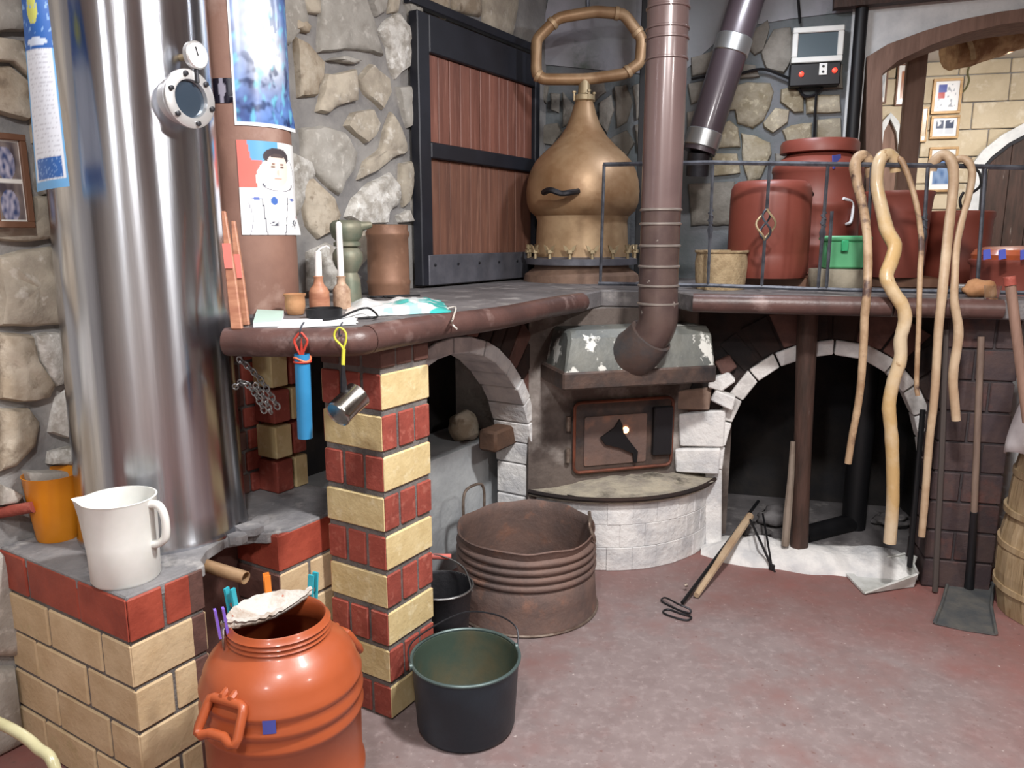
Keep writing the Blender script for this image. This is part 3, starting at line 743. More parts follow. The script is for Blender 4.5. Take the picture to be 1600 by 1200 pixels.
# sooty lining of the hollow
s0, s1 = rp[0][0]-.07, rp[-1][0]+.07
for nm, o, a_, b_ in (('hollow_back', RA.P(s0, 0, -.8), RA.d*(s1-s0), -RA.n*.05), ('hollow_side', RA.P(s0-.05, 0, -.1), RA.d*.05, -RA.n*.75), ('hollow_side', RA.P(s1, 0, -.1), RA.d*.05, -RA.n*.75)):
    MB().add(*obox(o, a_, b_, (0, 0, 1.22))).build(nm, m_soot, ra, smooth=False)
MB().add(*obox(RA.P(s0, 0, -.09), RA.d*(s1-s0), -RA.n*.71, (0, 0, .03))).build('hollow_floor', m_cementdk, ra, smooth=False)
# whitewashed curb in front
cu = MB(); nu = 44; prof = [(.19, 0), (.175, .03), (.145, .055), (.1, .07), (.05, .078), (.0, .075), (-.05, .055), (-.09, .0)]
sa = rp[0][0]-.1; sb = rp[-1][0]-.0
vs = []; fs = []
for i in range(nu+1):
    s = lerp(sa, sb, i/nu)
    for j, (o, z) in enumerate(prof):
        k = 1+.55*nf(s*5, j*.7, 3); e = min(1, i/5, (nu-i)/5)
        vs.append(RA.P(s, z*k*(.15+.85*e), o*(.55+.45*e)+(.03*nf(s*5, 1, 8) if j < 3 else .035*nf(s*4, j, 5))))
for i in range(nu):
    for j in range(len(prof)-1):
        a = i*len(prof)+j; b = a+len(prof); fs.append([a, b, b+1, a+1])
cu.add(vs, fs).build('curb', m_limewash, ra, sharp=80)
# white blocks between furnace and arch
for nm, mt, off, dp, poly in [('block', m_limewash, .03, .12, [(1060, 648), (1134, 641), (1131, 699), (1062, 697)]), ('block', m_limewash, .045, .14, [(1054, 703), (1126, 702), (1123, 742), (1056, 738)]),
      ('block', m_tanbrick, .02, .1, [(1050, 612), (1112, 606), (1108, 641), (1050, 640)]), ('block', m_limewash, .06, .08, [(1118, 610), (1150, 622), (1144, 643), (1110, 626)]),
      ('block', m_limewash, .05, .08, [(1108, 594), (1138, 582), (1150, 596), (1128, 612), (1106, 606)]), ('block', m_brn, .03, .08, [(1116, 566), (1140, 556), (1152, 574), (1130, 590)])]:
    MB().add(*prism([RA.P(*RA.hit(x, y, off), off) for x, y in poly], -RA.n*dp)).build(nm, mt, ra, bevel=.006, smooth=False)
# dark wooden prop and the split stick in the hollow
a = RA.hit(1249, 846, .04); b = RA.hit(1256, 540, .04)
MB().add(*tube([RA.P(a[0]-.0, .05, .06), RA.P(a[0]-.012, .4, .06), RA.P(a[0]-.026, .8, .06), RA.P(a[0]-.04, 1.222, .06)], [.042, .04, .043, .048], 10)).build('wooden_prop', m_wooddk, label='dark round timber prop standing in the hearth arch', cat='prop')
p = [(1227, 852, .09), (1231, 800, .085), (1236, 745, .08), (1239, 690, .08)]
MB().add(*tube([RA.P(*RA.hit(x, y, o), o) for x, y, o in p], [.018, .019, .015, .011], 7)).build('split_stick', m_greystick, label='pale split stick leaning against the dark timber prop', cat='stick')

# ------------------------------------------------------------------ dark brick pillar at the right end
PF = Plane(er(0)+V3((0, 0, 0)), RD); PP = Plane(er(0)+V3((-PF.n.x*.11, -PF.n.y*.11, 0)), RD)
sL = PP.hit(1462, 700)[0]; sR_ = PP.hit(1574, 700)[0]
dp = thing('brick_pillar', PP.P((sL+sR_)/2, 0, -.1), 'dark brown brick pillar beside the hearth arch with a shovel leaning on it', 'pillar')
Wd = sR_-sL; PO = PP.P(sL, 0, .0)
MB().add(*obox(PO+PF.d*.008-PF.n*.008, PF.d*(Wd-.016), -PF.n*.28, (0, 0, 1.222))).build('mortar_core', m_dkjoint, dp, smooth=False)
for k in range(9):
    z0 = k*.1355+.005; z1 = z0+.126
    for (o, e, n, L, q) in ((PO, PF.d, PF.n, Wd, 0), (PO-PF.n*.296, PF.n, -PF.d, .296, 1), (PO+PF.d*Wd, -PF.n, PF.d, .296, 1)):
        h = L*(.42 if (k+q) % 2 else .66)
        brick(dp, o, e, n, 0, h-.005, z0, z1, m_dkbrick, .045, 1, 0); brick(dp, o, e, n, h+.005, L, z0, z1, m_dkbrick, .045, 0, 1)
# white wall stub right of it
MB().add(*obox(PF.P(sR_+.02, 0, -.42), PF.d*.9, -PF.n*.1, (0, 0, 1.222))).build('wall_stub', m_white, kind='structure')

# ------------------------------------------------------------------ furnace
fu = thing('furnace', FU.P(.47, 0), 'whitewashed wood furnace with sooty iron door, painted hood and rounded ash shelf', 'furnace')
FW0, FW1 = -.03, .99
MB().add(*prism([FU.P(FW0, 0), FU.P(FW1+.06, 0), FU.P(FW1+.06, 1.22), FU.P(FW0, 1.22)], -FU.n*.14)).build('front_wall', m_furnwall, fu, smooth=False)
zsf = .37
def arcp(t, ins=0, sag=.25):
    """t 0..1 along the curved shelf edge"""
    c = (FW1-FW0)/2; Rr = (c*c+sag*sag)/(2*sag); a0 = math.asin(min(1, c/Rr))
    a = lerp(-a0, a0, t); return ((FW0+FW1)/2+(Rr-ins)*math.sin(a), (Rr-ins)*math.cos(a)-(Rr-sag))
N_ = 28
sp0 = [arcp(i/N_) for i in range(N_+1)]
MB().add(*prism([FU.P(s, zsf-.03, max(0, o)) for s, o in sp0], (0, 0, .03))).build('shelf', m_ash, fu, bevel=.004, smooth=False)
m = MB(); m.add(*tube([FU.P(s, zsf-.008, max(0, o)+.004) for s, o in sp0], .011, 6)); m.build('shelf_band', m_sootbr, fu)
# ash heap on the shelf
vs = []; fs = []
for i in range(21):
    for j in range(7):
        s = lerp(.12, .88, i/20); o = lerp(.0, .2, j/6)*(1-abs(i/20-.5)**2*1.2)
        vs.append(FU.P(s, zsf+max(0, .03*(1-abs(i/10-1)**2)*(1-(j/6)**2)*(1+.6*nf(s*14, o*14, 2))), o))
for i in range(20):
    for j in range(6): fs.append([i*7+j, i*7+7+j, i*7+8+j, i*7+j+1])
MB().add(vs, fs).build('ash', m_ash, fu, sharp=80)
nb = 9
for k in range(3):
    z0 = k*.1133+.0005; z1 = z0+.1125
    for i in range(nb):
        t0 = (i-(k % 2)*.5)/nb; t1 = t0+1/nb
        t0 = max(0, t0)+.0003; t1 = min(1, t1)-.0003
        if k == 2 and False: continue
        if t1-t0 < .01: continue
        a, b, c = arcp(t0, .03), arcp((t0+t1)/2, .03), arcp(t1, .03); d = arcp(t1, .14); e = arcp(t0, .14); j = rnd.uniform(-.003, .003)
        pts = [FU.P(q[0], z0, q[1]+j) for q in (a, b, c)]+[FU.P(d[0], z0, d[1]), FU.P(e[0], z0, e[1])]
        MB().add(*prism(pts, (0, 0, z1-z0))).build('block', m_limewash, fu, bevel=.0025, smooth=False)
a = [arcp(i/N_, .036) for i in range(N_+1)]
MB().add(*prism([FU.P(s, 0, o) for s, o in a], (0, 0, zsf-.03))).build('drum_core', m_limewash, fu, smooth=False)
# iron door
o_ = .02
dl = (FU.hit(897, 680, o_)[0]); drr = FU.hit(1050, 665, o_)[0]; dzt = FU.hit(897, 630, o_)[1]; dzb = FU.hit(905, 738, o_)[1]
fr = MB(); 
rr = .03
def rrect(a, b, c, d, r, n=5):
    out = []
    for (x, y, q) in ((b-r, c+r, -90), (b-r, d-r, 0), (a+r, d-r, 90), (a+r, c+r, 180)):
        for i in range(n+1):
            t = math.radians(q+90*i/n); out.append((x+r*math.cos(t), y+r*math.sin(t)))
    return out
pan = rrect(dl, drr, dzb, dzt, rr)
MB().add(*prism([FU.P(s, z, .0) for s, z in pan], FU.n*.02)).build('door', m_hoodlip, fu, smooth=False)
dob = [o for o in fu.children if o.name.startswith('door')][-1]
MB().add(*tube([FU.P(s, z, .022) for s, z in pan], .008, 6, closed=True)).build('door_rim', m_rimrust, dob)
ip = rrect(dl+.05, drr-.14, dzb+.03, dzt-.07, .01)
MB().add(*prism([FU.P(s, z, .02) for s, z in ip], FU.n*.008)).build('door_panel', m_rust, dob, smooth=False)
MB().add(*obox(FU.P(drr-.11, dzb+.06, .02), FU.d*.1, FU.n*.03, (0, 0, dzt-dzb-.1))).build('latch_plate', m_dkmetal, dob, bevel=.005, smooth=False)
for zz in (.25, .7):
    MB().add(*tube([FU.P(dl-.03, lerp(dzb, dzt, zz)-.03, .02), FU.P(dl-.03, lerp(dzb, dzt, zz)+.04, .02)], .012, 8)).build('hinge', m_rustlt, dob)
lv = [FU.hit(x, y, .04) for x, y in [(938, 684), (960, 668), (968, 655), (972, 664), (974, 676), (984, 690), (996, 705), (994, 722), (990, 722), (988, 708), (970, 700), (945, 694)]]
MB().add(*prism([FU.P(s, z, .035) for s, z in lv], FU.n*.012)).build('lever', m_black, dob, smooth=False)
fp = FU.hit(976, 671, .02)
MB().add(*lathe(FU.P(fp[0], fp[1], .028), [(.0, .0), (.016, 0), (.016, .006), (0, .006)], 14, axis=FU.n)).build('vent_hole', m_fire, dob)
for dx, dz, s in ((-.18, .0, 1),):
    pass
# hood
OF = .30
hl, zb1 = FU.hit(880, 613, OF); hr, zb2 = FU.hit(1117, 592, OF); zb = (zb1+zb2)/2; zlip = zb+.07
tl_, zt1 = FU.hit(888, 517, .2); tr_, _ = FU.hit(1108, 522, .2); zt = zt1
hd = MB()
def sec(s_b, s_t):
    return [FU.P(s_b, zb, 0), FU.P(s_b, zb, OF), FU.P(s_b, zlip, OF), FU.P(lerp(s_b, s_t, .85), zt-.03, .235), FU.P(s_t, zt, .19), FU.P(s_t, zt, 0)]
A = sec(hl, tl_); B = sec(hr, tr_)
n = 6
hood = hd.add(A+B, [[0, 1, 2, 3, 4, 5], [11, 10, 9, 8, 7, 6]]+[[i, (i+1) % n, (i+1) % n+n, i+n] for i in range(n)]).build('hood', m_hood, fu, bevel=.012, sharp=30)
MB().add(*prism([FU.P(hl-.004, zb-.004, 0), FU.P(hl-.004, zb-.004, OF+.008), FU.P(hr+.004, zb-.004, OF+.008), FU.P(hr+.004, zb-.004, 0)], (0, 0, .078))).build('hood_lip', m_hoodlip, hood, bevel=.008, smooth=False)
# flue
FX = V3((.622, 3.285, 0))
q0 = FU.P(*FU.hit(983, 566, .24), .18)
q1 = FU.P(*FU.hit(1000, 545, .33), .33)
zf0 = zat(1026, FX.y, 508)
flo = thing('flue_pipe', V3((FX.x, FX.y, zf0)), 'brown enamelled stove pipe with worn band seams rising from the furnace hood', 'pipe')
top = V3((FX.x, FX.y, 2.98)); low = V3((FX.x, FX.y, zf0))
path = cr([q0, lerp(q0, low, .5)+V3((0, -.015, -.02)), low, low+V3((0, 0, .12))], 5)
rf = .083
MB().add(*tube(path[:9], [.118-.0025*i for i in range(9)], 28)).build('elbow', m_elbow, flo)
MB().add(*tube(path[7:]+[low+V3((0, 0, .2))], rf, 28)).build('lower_pipe', m_flueband, flo)
zmid = zat(1033, FX.y, 328)
MB().add(*tube([low+V3((0, 0, .19)), V3((FX.x, FX.y, zmid))], rf-.001, 32)).build('lower_pipe', m_flueband, flo)
MB().add(*tube([V3((FX.x, FX.y, zmid)), top], rf, 36)).build('upper_pipe', m_flue, flo)
for y in (14, 46, 62, 94, 328, 350, 384, 416, 446, 474):
    z = zat(1033, FX.y, y); MB().add(*lathe(FX, [(rf, z-.006), (rf+.005, z-.003), (rf+.005, z+.003), (rf, z+.006)], 36)).build('seam_ring', m_ring if y > 300 else m_flue, flo)
MB().add(*lathe(path[7], [(rf+.004, -.006), (rf+.01, 0), (rf+.004, .006)], 28, axis=(path[8]-path[6]))).build('seam_ring', m_rustlt, flo)
# ------------------------------------------------------------------ steel column with gauge and porthole
SC0 = V3((-1.102, 2.318, ZB+.002)); SCT = V3((-1.095, 2.318, 2.98))
scol = thing('steel_column', SC0, 'tall stainless steel cooling column with a porthole and a dial gauge', 'column')
ax = (SCT-SC0).normalized(); HL = (SCT-SC0).length
def rc(t): return lerp(.243, .213, t)
prof = [(0, 0), (.246, 0), (.248, .012), (.243, .02)]+[(rc(i/30), .02+(HL-.02)*i/30) for i in range(1, 31)]+[(0, HL)]
vs, fs = lathe(SC0, prof, 96, axis=ax)
# hand rolled sheet: long shallow dents
vs2 = []
for v in vs:
    d = v-SC0; z = d.dot(ax); rad = d-ax*z
    if rad.length > .1:
        a = math.atan2(rad.y, rad.x)
        k = 1+.0035*nf(a*4, z*1.1, 1)+.0016*nf(a*9, z*3.5, 4)
        v = SC0+ax*z+rad*k
    vs2.append(v)
MB().add(vs2, fs).build('shell', m_steel, scol, sharp=50)
def scp(zw):
    t = (zw-SC0.z)/(SCT.z-SC0.z); return lerp(SC0, SCT, t), rc(t)
def hitcyl(px, py, c, r):
    """ray against a vertical cylinder -> world point"""
    d = ray(px, py); o = CAM-c; a = d.x*d.x+d.y*d.y; b = o.x*d.x+o.y*d.y; cc = o.x*o.x+o.y*o.y-r*r
    D = b*b-a*cc
    if D < 0: t = -b/a
    else: t = (-b-math.sqrt(D))/a
    return CAM+d*t
pc, pr = scp(1.97)
ph = hitcyl(280, 157, V3((pc.x, pc.y, 0)), pr); pn = V3((ph.x-pc.x, ph.y-pc.y, 0)).normalized()
por = MB().add(*lathe(ph-pn*.01, [(.062, 0), (.062, .045), (.074, .045), (.076, .05), (.076, .06), (.07, .063), (.05, .063), (.048, .05), (0, .05)], 36, axis=pn)).build('porthole', m_steelrim, scol)
MB().add(*lathe(ph-pn*.01, [(.049, .0505), (.03, .053), (0, .054)], 30, axis=pn)).build('glass', m_darkglass, por)
e1 = pn.cross(ZJ).normalized()
for k in range(6):
    t = k*math.pi/3+.3; c = ph+pn*.052+(e1*math.cos(t)+ZJ*math.sin(t))*.064
    MB().add(*lathe(c, [(.007, 0), (.007, .008), (0, .01)], 6, axis=pn)).build('bolt', m_dkmetal, por)
gh = hitcyl(283, 90, V3((pc.x, pc.y, 0)), pr); gn = (V3((gh.x-pc.x, gh.y-pc.y, 0)).normalized())
g = MB().add(*lathe(gh+gn*.045, [(0, 0), (.03, 0), (.036, .004), (.036, .018), (.032, .021), (.031, .018), (0, .018)], 28, axis=gn)).build('dial_gauge', m_steelrim, scol)
MB().add(*lathe(gh+gn*.063, [(.031, .0005), (0, .001)], 28, axis=gn)).build('dial_face', m_paper, g)
MB().add(*tube([gh+gn*.066-ZJ*.002, gh+gn*.066+e1*.006+ZJ*.02], .0015, 5)).build('needle', m_black, g)
MB().add(*tube([gh-gn*.01, gh+gn*.046], .009, 10)).build('stem', m_brass, g)
MB().add(*tube([gh+gn*.055-ZJ*.034, gh+gn*.055-ZJ*.07], .006, 8)).build('drip_tube', m_dkmetal, g)

# copper spout under the column
sa_ = atz(322, 884, .598); sb_ = atz(384, 903, .583)
dirv = (sb_-sa_).normalized()
spt = thing('outlet_pipe', sb_, 'short copper outlet pipe poking out of the broken brick plinth', 'pipe')
v_, f_ = tube([sa_-dirv*.12, sb_], .019, 18, cap=False); m = MB().add(v_, f_)
v_, f_ = tube([sb_, sb_-dirv*.1], .0165, 18, cap=False); m.add(v_, f_)
v_, f_ = lathe(sb_, [(.0165, 0), (.019, 0)], 18, axis=dirv); m.add(v_, f_); m.build('pipe_body', m_copper, spt)

# ------------------------------------------------------------------ brown post with posters
BC = V3((-.888, 2.665, ZC)); BR = .148
MB().add(*lathe(BC, [(BR, 0), (BR, 1.69)], 64)).build('round_post', m_pcol, label='round brown post with posters pasted on it beside the steel column', cat='post')
def cylsheet(name, px0, px1, y0, y1, cf, nu, nv, off, ztop=None, **kw):
    a = hitcyl(px0, (y0+y1)/2, V3((BC.x, BC.y, 0)), BR); b = hitcyl(px1, (y0+y1)/2, V3((BC.x, BC.y, 0)), BR)
    t0 = math.atan2(a.y-BC.y, a.x-BC.x); t1 = math.atan2(b.y-BC.y, b.x-BC.x)
    if t1 < t0: t1 += 2*math.pi
    m_ = hitcyl((px0+px1)/2, y0, V3((BC.x, BC.y, 0)), BR); n_ = hitcyl((px0+px1)/2, y1, V3((BC.x, BC.y, 0)), BR)
    zt_ = ztop or m_.z; zb_ = n_.z
    def pf(u, v):
        t = lerp(t0, t1, u); lift = off+.012*ss(.8, 1, u)*ss(.25, 0, v)
        return V3((BC.x+(BR+lift)*math.cos(t), BC.y+(BR+lift)*math.sin(t), lerp(zb_, zt_, v)))
    return sheet(name, pf, cf, nu, nv, m_gloss, **kw)
def art(u, v):
    if u < .03 or v < .02: return (.85, .87, .9)
    n = nf(u*3, v*5, 2)+.5*nf(u*7, v*11, 5)+.3*nf(u*16, v*24, 9)
    c = mixf(rgb('2c3f78'), rgb('5f86c8'), .5+.7*n)
    g = math.exp(-((u-.36)**2/.05+(v-.66)**2/.1))*1.35+.6*math.exp(-((u-.62)**2/.03+(v-.45)**2/.03))
    c = mixf(c, rgb('eef4fb'), g+.4*n*g)
    c = mixf(c, rgb('16244c'), ss(.0, .5, nf(u*7, v*12, 31)+.4*nf(u*20, v*30, 2))*ss(.66, .3, v)*.8)
    c = mixf(c, rgb('76d6e8'), ss(.1, .6, nf(u*11, v*13, 77)+.3*nf(u*25, v*25, 7))*.5)
    if .5 < u < .68 and .62+.1*nf(u*20, 1) < v < .85: c = mixf(c, rgb('39507e'), .5*ss(.0, .2, nf(u*18, v*9, 3)+.1))
    return c
cylsheet('poster', 361, 462, 0, 198, art, 60, 110, .003, ztop=2.36, label='glossy poster of blue and white swirling fantasy light on the brown post', cat='poster')
def astro(u, v):
    W = (.88, .88, .89); c = W
    e = lambda x, y, a, b: ((u-x)/a)**2+((v-y)/b)**2
    if v > .5 and u < .36-.25*(v-.5): c = rgb('d8756c')
    if v > .62 and .12+.2*(1-v) < u < .52: c = rgb('6aa6cf') if not (v < .8 and u < .3) else c
    if .93 < v: c = mixf(c, W, .4 if u > .6 else 0)
    suit = v < .52-1.6*max(0, abs(u-.5)-.26)**1.3 and v < .52
    if suit or e(.54, .6, .33, .25) < 1: c = (.9, .9, .92)
    r = e(.53, .545, .25, .075)
    if .78 < r < 1.0 and v < .56: c = rgb('5c5d68')
    r = e(.54, .62, .32, .25)
    if .93 < r < 1.0 and u > .7 and v > .5: c = rgb('8a8c96')
    if e(.51, .84, .2, .1) < 1: c = rgb('4a4448')
    if e(.51, .70, .18, .18) < 1: c = rgb('ead6ca')
    if e(.51, .70, .18, .18) < 1 and v > .83+.1*(abs(u-.51)): c = rgb('5a5050')
    for x in (.44, .58):
        if e(x, .735, .034, .009) < 1: c = rgb('6c5a55')
        if e(x, .765, .045, .006) < 1: c = rgb('8d7268')
    if e(.51, .61, .055, .007) < 1: c = rgb('b9867a')
    if e(.51, .675, .014, .03) < 1: c = rgb('d9bcae')
    if abs(u-(.27+.1*(.4-v))) < .008 and v < .4: c = rgb('50525c')
    if abs(u-(.66-.18*(.4-v))) < .008 and v < .42: c = rgb('50525c')
    if e(.43, .37, .055, .045) < 1: c = rgb('4d6fb4')
    for x in (.2, .76):
        if e(x, .39, .07, .012) < 1: c = rgb('6577b8')
    if e(.42, .12, .08, .03) < 1 and nf(u*30, v*40) > -.1: c = rgb('585a64')
    if e(.8, .12, .07, .045) < 1 and nf(u*30, v*40, 4) > -.05: c = rgb('4d5060')
    if e(.93, .2, .05, .02) < 1: c = rgb('b88a90')
    if abs(u-.1-.04*math.sin(v*9)) < .006 and v < .35: c = rgb('8d8f98')
    return c
cylsheet('portrait_photo', 374, 461, 221, 367, astro, 70, 100, .003, label='photo print of a person in a white space suit on the brown post', cat='photo')
def blackp(u, v):
    e = ((u-.45)/.2)**2+((v-.55)/.3)**2
    return rgb('9a96a4') if e < 1 or abs(u-.45) < .08 else rgb('1d1a26')
cylsheet('photo_card', 334, 364, 122, 161, blackp, 16, 16, .002, label='small dark photo card between the steel column and the blue poster', cat='photo')
# two tagged paddles leaning on the post
for (x0, y0, x1, y1, tx, ty, lab) in [(347, 330, 372, 514, 359, 400, 'wooden paddle with a pink tag tucked against the steel column'), (362, 345, 383, 508, 379, 416, 'wooden paddle with a pink tag between the other paddle and the brown post')]:
    b_ = atz(x1, y1, ZC); b_ = V3((b_.x, b_.y, ZC)); Db = b_.y
    t_ = aty(x0+4, y0, Db+.08)
    pd = thing('wooden_paddle', b_, lab, 'paddle', 'tagged paddles by the post')
    dv = (t_-b_); sd = V3((1, 0, 0))
    MB().add(*prism([b_-sd*.016, b_+sd*.016, b_+dv*.45+sd*.014, t_+sd*.006, t_-sd*.006, b_+dv*.45-sd*.014], (0, -.014, 0))).build('blade', m_turnwood, pd, bevel=.003, smooth=False)
    fr_ = (y1-ty)/(y1-y0); c = b_+dv*fr_-V3((0, .016, 0))
    up = dv.normalized()
    MB().add(*prism([c-sd*.011-up*.035, c+sd*.011-up*.035, c+sd*.011+up*.035, c-sd*.011+up*.035], (0, -.002, 0))).build('tag', m_pink, pd, smooth=False)

# calendar and picture frame at the left
cl_ = [aty(30, -40, 2.02), aty(70, -40, 2.02), aty(109, 291, 1.97), aty(58, 300, 2.02)]
def calink(u, v):
    if v > .66:
        c = rgb('2f62ad')
        if ((u-.45)/.2)**2+((v-.84)/.07)**2 < 1: c = rgb('c6c86a')
        if nf(u*9, v*30, 3) > .35: c = rgb('7fa6d8')
        if ((u-.5)/.35)**2+((v-.69)/.02)**2 < 1 or (v > .95 and abs(u-.5) < .3 and nf(u*14, v*20) > 0): c = rgb('c9d6ea')
        return c
    if u < .05 or u > .95 or v < .04: return rgb('6fa9da')
    if .05 < v < .15 and .1 < u < .9: return rgb('3565ac') if nf(u*20, v*90) < .3 else rgb('7d9fd0')
    row = (v*46) % 1
    if row < .35 and .12 < u < .88 and nf(u*26, int(v*46)*3.1) > 0: return rgb('c3c7d2')
    return rgb('dfe4ee')
def calp(u, v):
    p = lerp(lerp(cl_[3], cl_[2], u), lerp(cl_[0], cl_[1], u), v); return p+V3((0, -.012*math.sin(u*3.1), 0))
sheet('wall_calendar', calp, calink, 30, 130, m_print, label='long narrow blue and white calendar hanging beside the steel column', cat='calendar')
def picture(name, pl, px0, px1, y0, y1, off, fw, fmat, cf, label, mount=.0, group=None, cat='picture', nu=24, nv=24):
    ym = (y0+y1)/2; xm = (px0+px1)/2
    a = pl.hit(px0, ym, off)[0]; b = pl.hit(px1, ym, off)[0]; zt_ = pl.hit(xm, y0, off)[1]; zb_ = pl.hit(xm, y1, off)[1]
    t = thing(name, pl.P((a+b)/2, zb_, off), label, cat, group)
    m = MB()
    for (s0, s1, z0, z1) in ((a, b, zb_, zb_+fw), (a, b, zt_-fw, zt_), (a, a+fw, zb_+fw, zt_-fw), (b-fw, b, zb_+fw, zt_-fw)):
        m.add(*obox(pl.P(s0, z0, off-.0), pl.d*(s1-s0), pl.n*.022, (0, 0, z1-z0)))
    m.build('frame', fmat, t, smooth=False, bevel=.002)
    sheet('print', lambda u, v: pl.P(lerp(a+fw*.7, b-fw*.7, u), lerp(zb_+fw*.7, zt_-fw*.7, v), off+.012), cf, nu, nv, m_gloss, t)
    MB().add(*obox(pl.P(a+.002, zb_+.002, off-.004), pl.d*(b-a-.004), pl.n*.006, (0, 0, zt_-zb_-.004))).build('backing', m_frbrown, t, smooth=False)
    return t
def fam(u, v):
    if u < .08 or u > .92 or v < .05 or v > .95: return rgb('e6e4de')
    if abs(v-.5) < .02: return rgb('e6e4de')
    w_ = v % .5
    if ((u-.45)/.3)**2+((w_-.2)/.2)**2 < 1: return mixf(rgb('3f4d76'), rgb('b7b3c4'), .5+nf(u*9, v*12))
    return mixf(rgb('8b7f7a'), rgb('4d454b'), .5+nf(u*5, v*6, 7))
picture('picture_frame', WL, -22, 42, 209, 356, .05, .018, m_frbrown, fam, 'brown framed pair of photos hanging on the rough stone wall', nu=40, nv=60)
# red rail and clear hose
MB().add(*tube([aty(-40, 808, 2.16), aty(52, 792, 2.16)], .017, 10)).build('rail', m_red, label='dark red painted rail behind the orange cup', cat='rail')
MB().add(*tube(cr([aty(-30, 1118, 1.42), aty(20, 1140, 1.40), aty(58, 1168, 1.38), aty(90, 1215, 1.35), V3((-.86, 1.3, .2)), V3((-.84, 1.25, .03)), V3((-.75, 1.15, .012)), V3((-.6, 1.1, .012))], 5), .011, 10)).build('hose', m_hose, label='translucent hose curling down past the cream brick plinth', cat='hose')

# ------------------------------------------------------------------ jug and cup on the plinth
def pitcher(name, c, r0, r1, h, spout, handle, mat, label, cat, wall=.004, seg=48, hw=.0):
    t = thing(name, c, label, cat)
    prof = [(0, 0), (r0*.93, 0), (r0, .008), (lerp(r0, r1, .5), h*.5), (r1, h-.006), (r1+.003, h), (r1-.002, h+.001), (r1-wall, h-.01), (r0-wall, .012), (0, .01)]
    vs, fs = lathe(c, prof, seg); out = []
    for v in vs:
        d = v-c; k = ss(h*.72, h, d.z); a = math.atan2(d.y, d.x); rad = math.hypot(d.x, d.y)
        if spout is not None and rad > .02:
            da = (a-spout+math.pi) % (2*math.pi)-math.pi
            b_ = math.exp(-(da/.22)**2); d = d+V3((math.cos(spout), math.sin(spout), .25))*(.02*b_*k)
        out.append(c+d)
    MB().add(out, fs).build('body', mat, t, sharp=45)
    if handle is not None:
        e = V3((math.cos(handle), math.sin(handle), 0))
        pts = cr([c+e*(r1-.004)+ZJ*h*.93, c+e*(r1+.022)+ZJ*h*.92, c+e*(r1+.036)+ZJ*h*.78, c+e*(r1+.034)+ZJ*h*.55, c+e*(r1+.015)+ZJ*h*.46, c+e*(lerp(r0, r1, .4)-.004)+ZJ*h*.44], 5)
        MB().add(*tube(pts, [.011]*len(pts), 10)).build('handle', mat, t)
    return t
jc = atz(198, 902, ZB+.002); jc = V3((jc.x, jc.y, ZB+.002))
jt = pitcher('measuring_jug', jc, .086, .091, .228, math.radians(195), math.radians(-8), m_plwhite, 'white plastic measuring jug with a spout on the brick plinth', 'jug')
for k in range(2):
    pass
cc_ = atz(92, 838, ZB+.002); cc_ = V3((cc_.x, cc_.y, ZB+.002))
oc = thing('plastic_cup', cc_, 'translucent orange plastic tumbler standing behind the white jug', 'cup')
vs, fs = lathe(cc_, [(0, 0), (.058, 0), (.06, .006), (.074, .14), (.079, .2), (.081, .203), (.078, .203), (.072, .14), (.056, .012), (0, .01)], 40)
vs = [cc_+V3(((v-cc_).x*(1-.03*(math.cos(10*math.atan2((v-cc_).y, (v-cc_).x)) > 0)*(v.z < cc_.z+.13)), (v-cc_).y, (v-cc_).z)) for v in vs]
MB().add(vs, fs).build('body', m_plorange, oc, sharp=50)

# ------------------------------------------------------------------ orange barrel with filter cloth and pegs
bc = V3((-.575, 1.75, 0)); BK = (.965, .95)
ob = thing('plastic_barrel', bc, 'open orange plastic barrel with side handles standing under the copper outlet pipe', 'barrel')
pr_ = [(0, 0), (.18, 0), (.192, .015), (.196, .05), (.196, .2), (.203, .215), (.203, .235), (.196, .25), (.197, .40), (.204, .408), (.205, .418), (.199, .428), (.199, .446), (.205, .454), (.205, .464), (.199, .474), (.198, .492), (.203, .5), (.203, .508), (.196, .518), (.19, .545), (.175, .572), (.15, .598), (.13, .612), (.125, .618)]
for k in range(3): pr_ += [(.124, .622+k*.013), (.129, .626+k*.013), (.124, .631+k*.013)]
pr_ += [(.121, .664), (.118, .668), (.114, .664), (.114, .61), (.14, .59), (.185, .53), (.188, .03), (0, .02)]
MB().add(*lathe(bc, [(r*BK[0], z*BK[1]) for r, z in pr_], 64)).build('body', m_barrel, ob, sharp=60)
def loop_handle(par, ang_):
    e = V3((math.cos(ang_), math.sin(ang_), 0)); t = V3((-e.y, e.x, 0)); c = bc+e*.186+ZJ*.513
    dn = (e*.5-ZJ*.85).normalized()
    w0, L = .05, .078
    q = [(-w0+.012, 0), (w0-.012, 0), (w0-.003, .004), (w0, .013), (w0+.006, L-.012), (w0+.004, L), (w0-.008, L+.004), (.02, L-.006), (-.02, L-.006), (-w0+.008, L+.004), (-w0-.004, L), (-w0-.006, L-.012), (-w0, .013), (-w0+.003, .004)]
    pts = [c+t*a+dn*b for a, b in q]
    MB().add(*tube(pts, .0115, 10, closed=True)).build('handle', m_barrel, par)
    for s in (-1, 1):
        MB().add(*tube([c+t*s*.013-e*.03+ZJ*.022, c+t*s*.013-e*.002+ZJ*.01, c+t*s*.012+e*.002-ZJ*.004], [.008, .01, .009], 8)).build('handle_lug', m_barrel, par)
loop_handle(ob, math.radians(-113)); loop_handle(ob, math.radians(60))
ta = math.radians(-82)
vs = [];
for j in (0, 1):
    for i in range(5):
        t = ta+(-.075+i*.0375); vs.append(bc+V3((math.cos(t)*(.1962), math.sin(t)*.1962, .446+.034*j)))
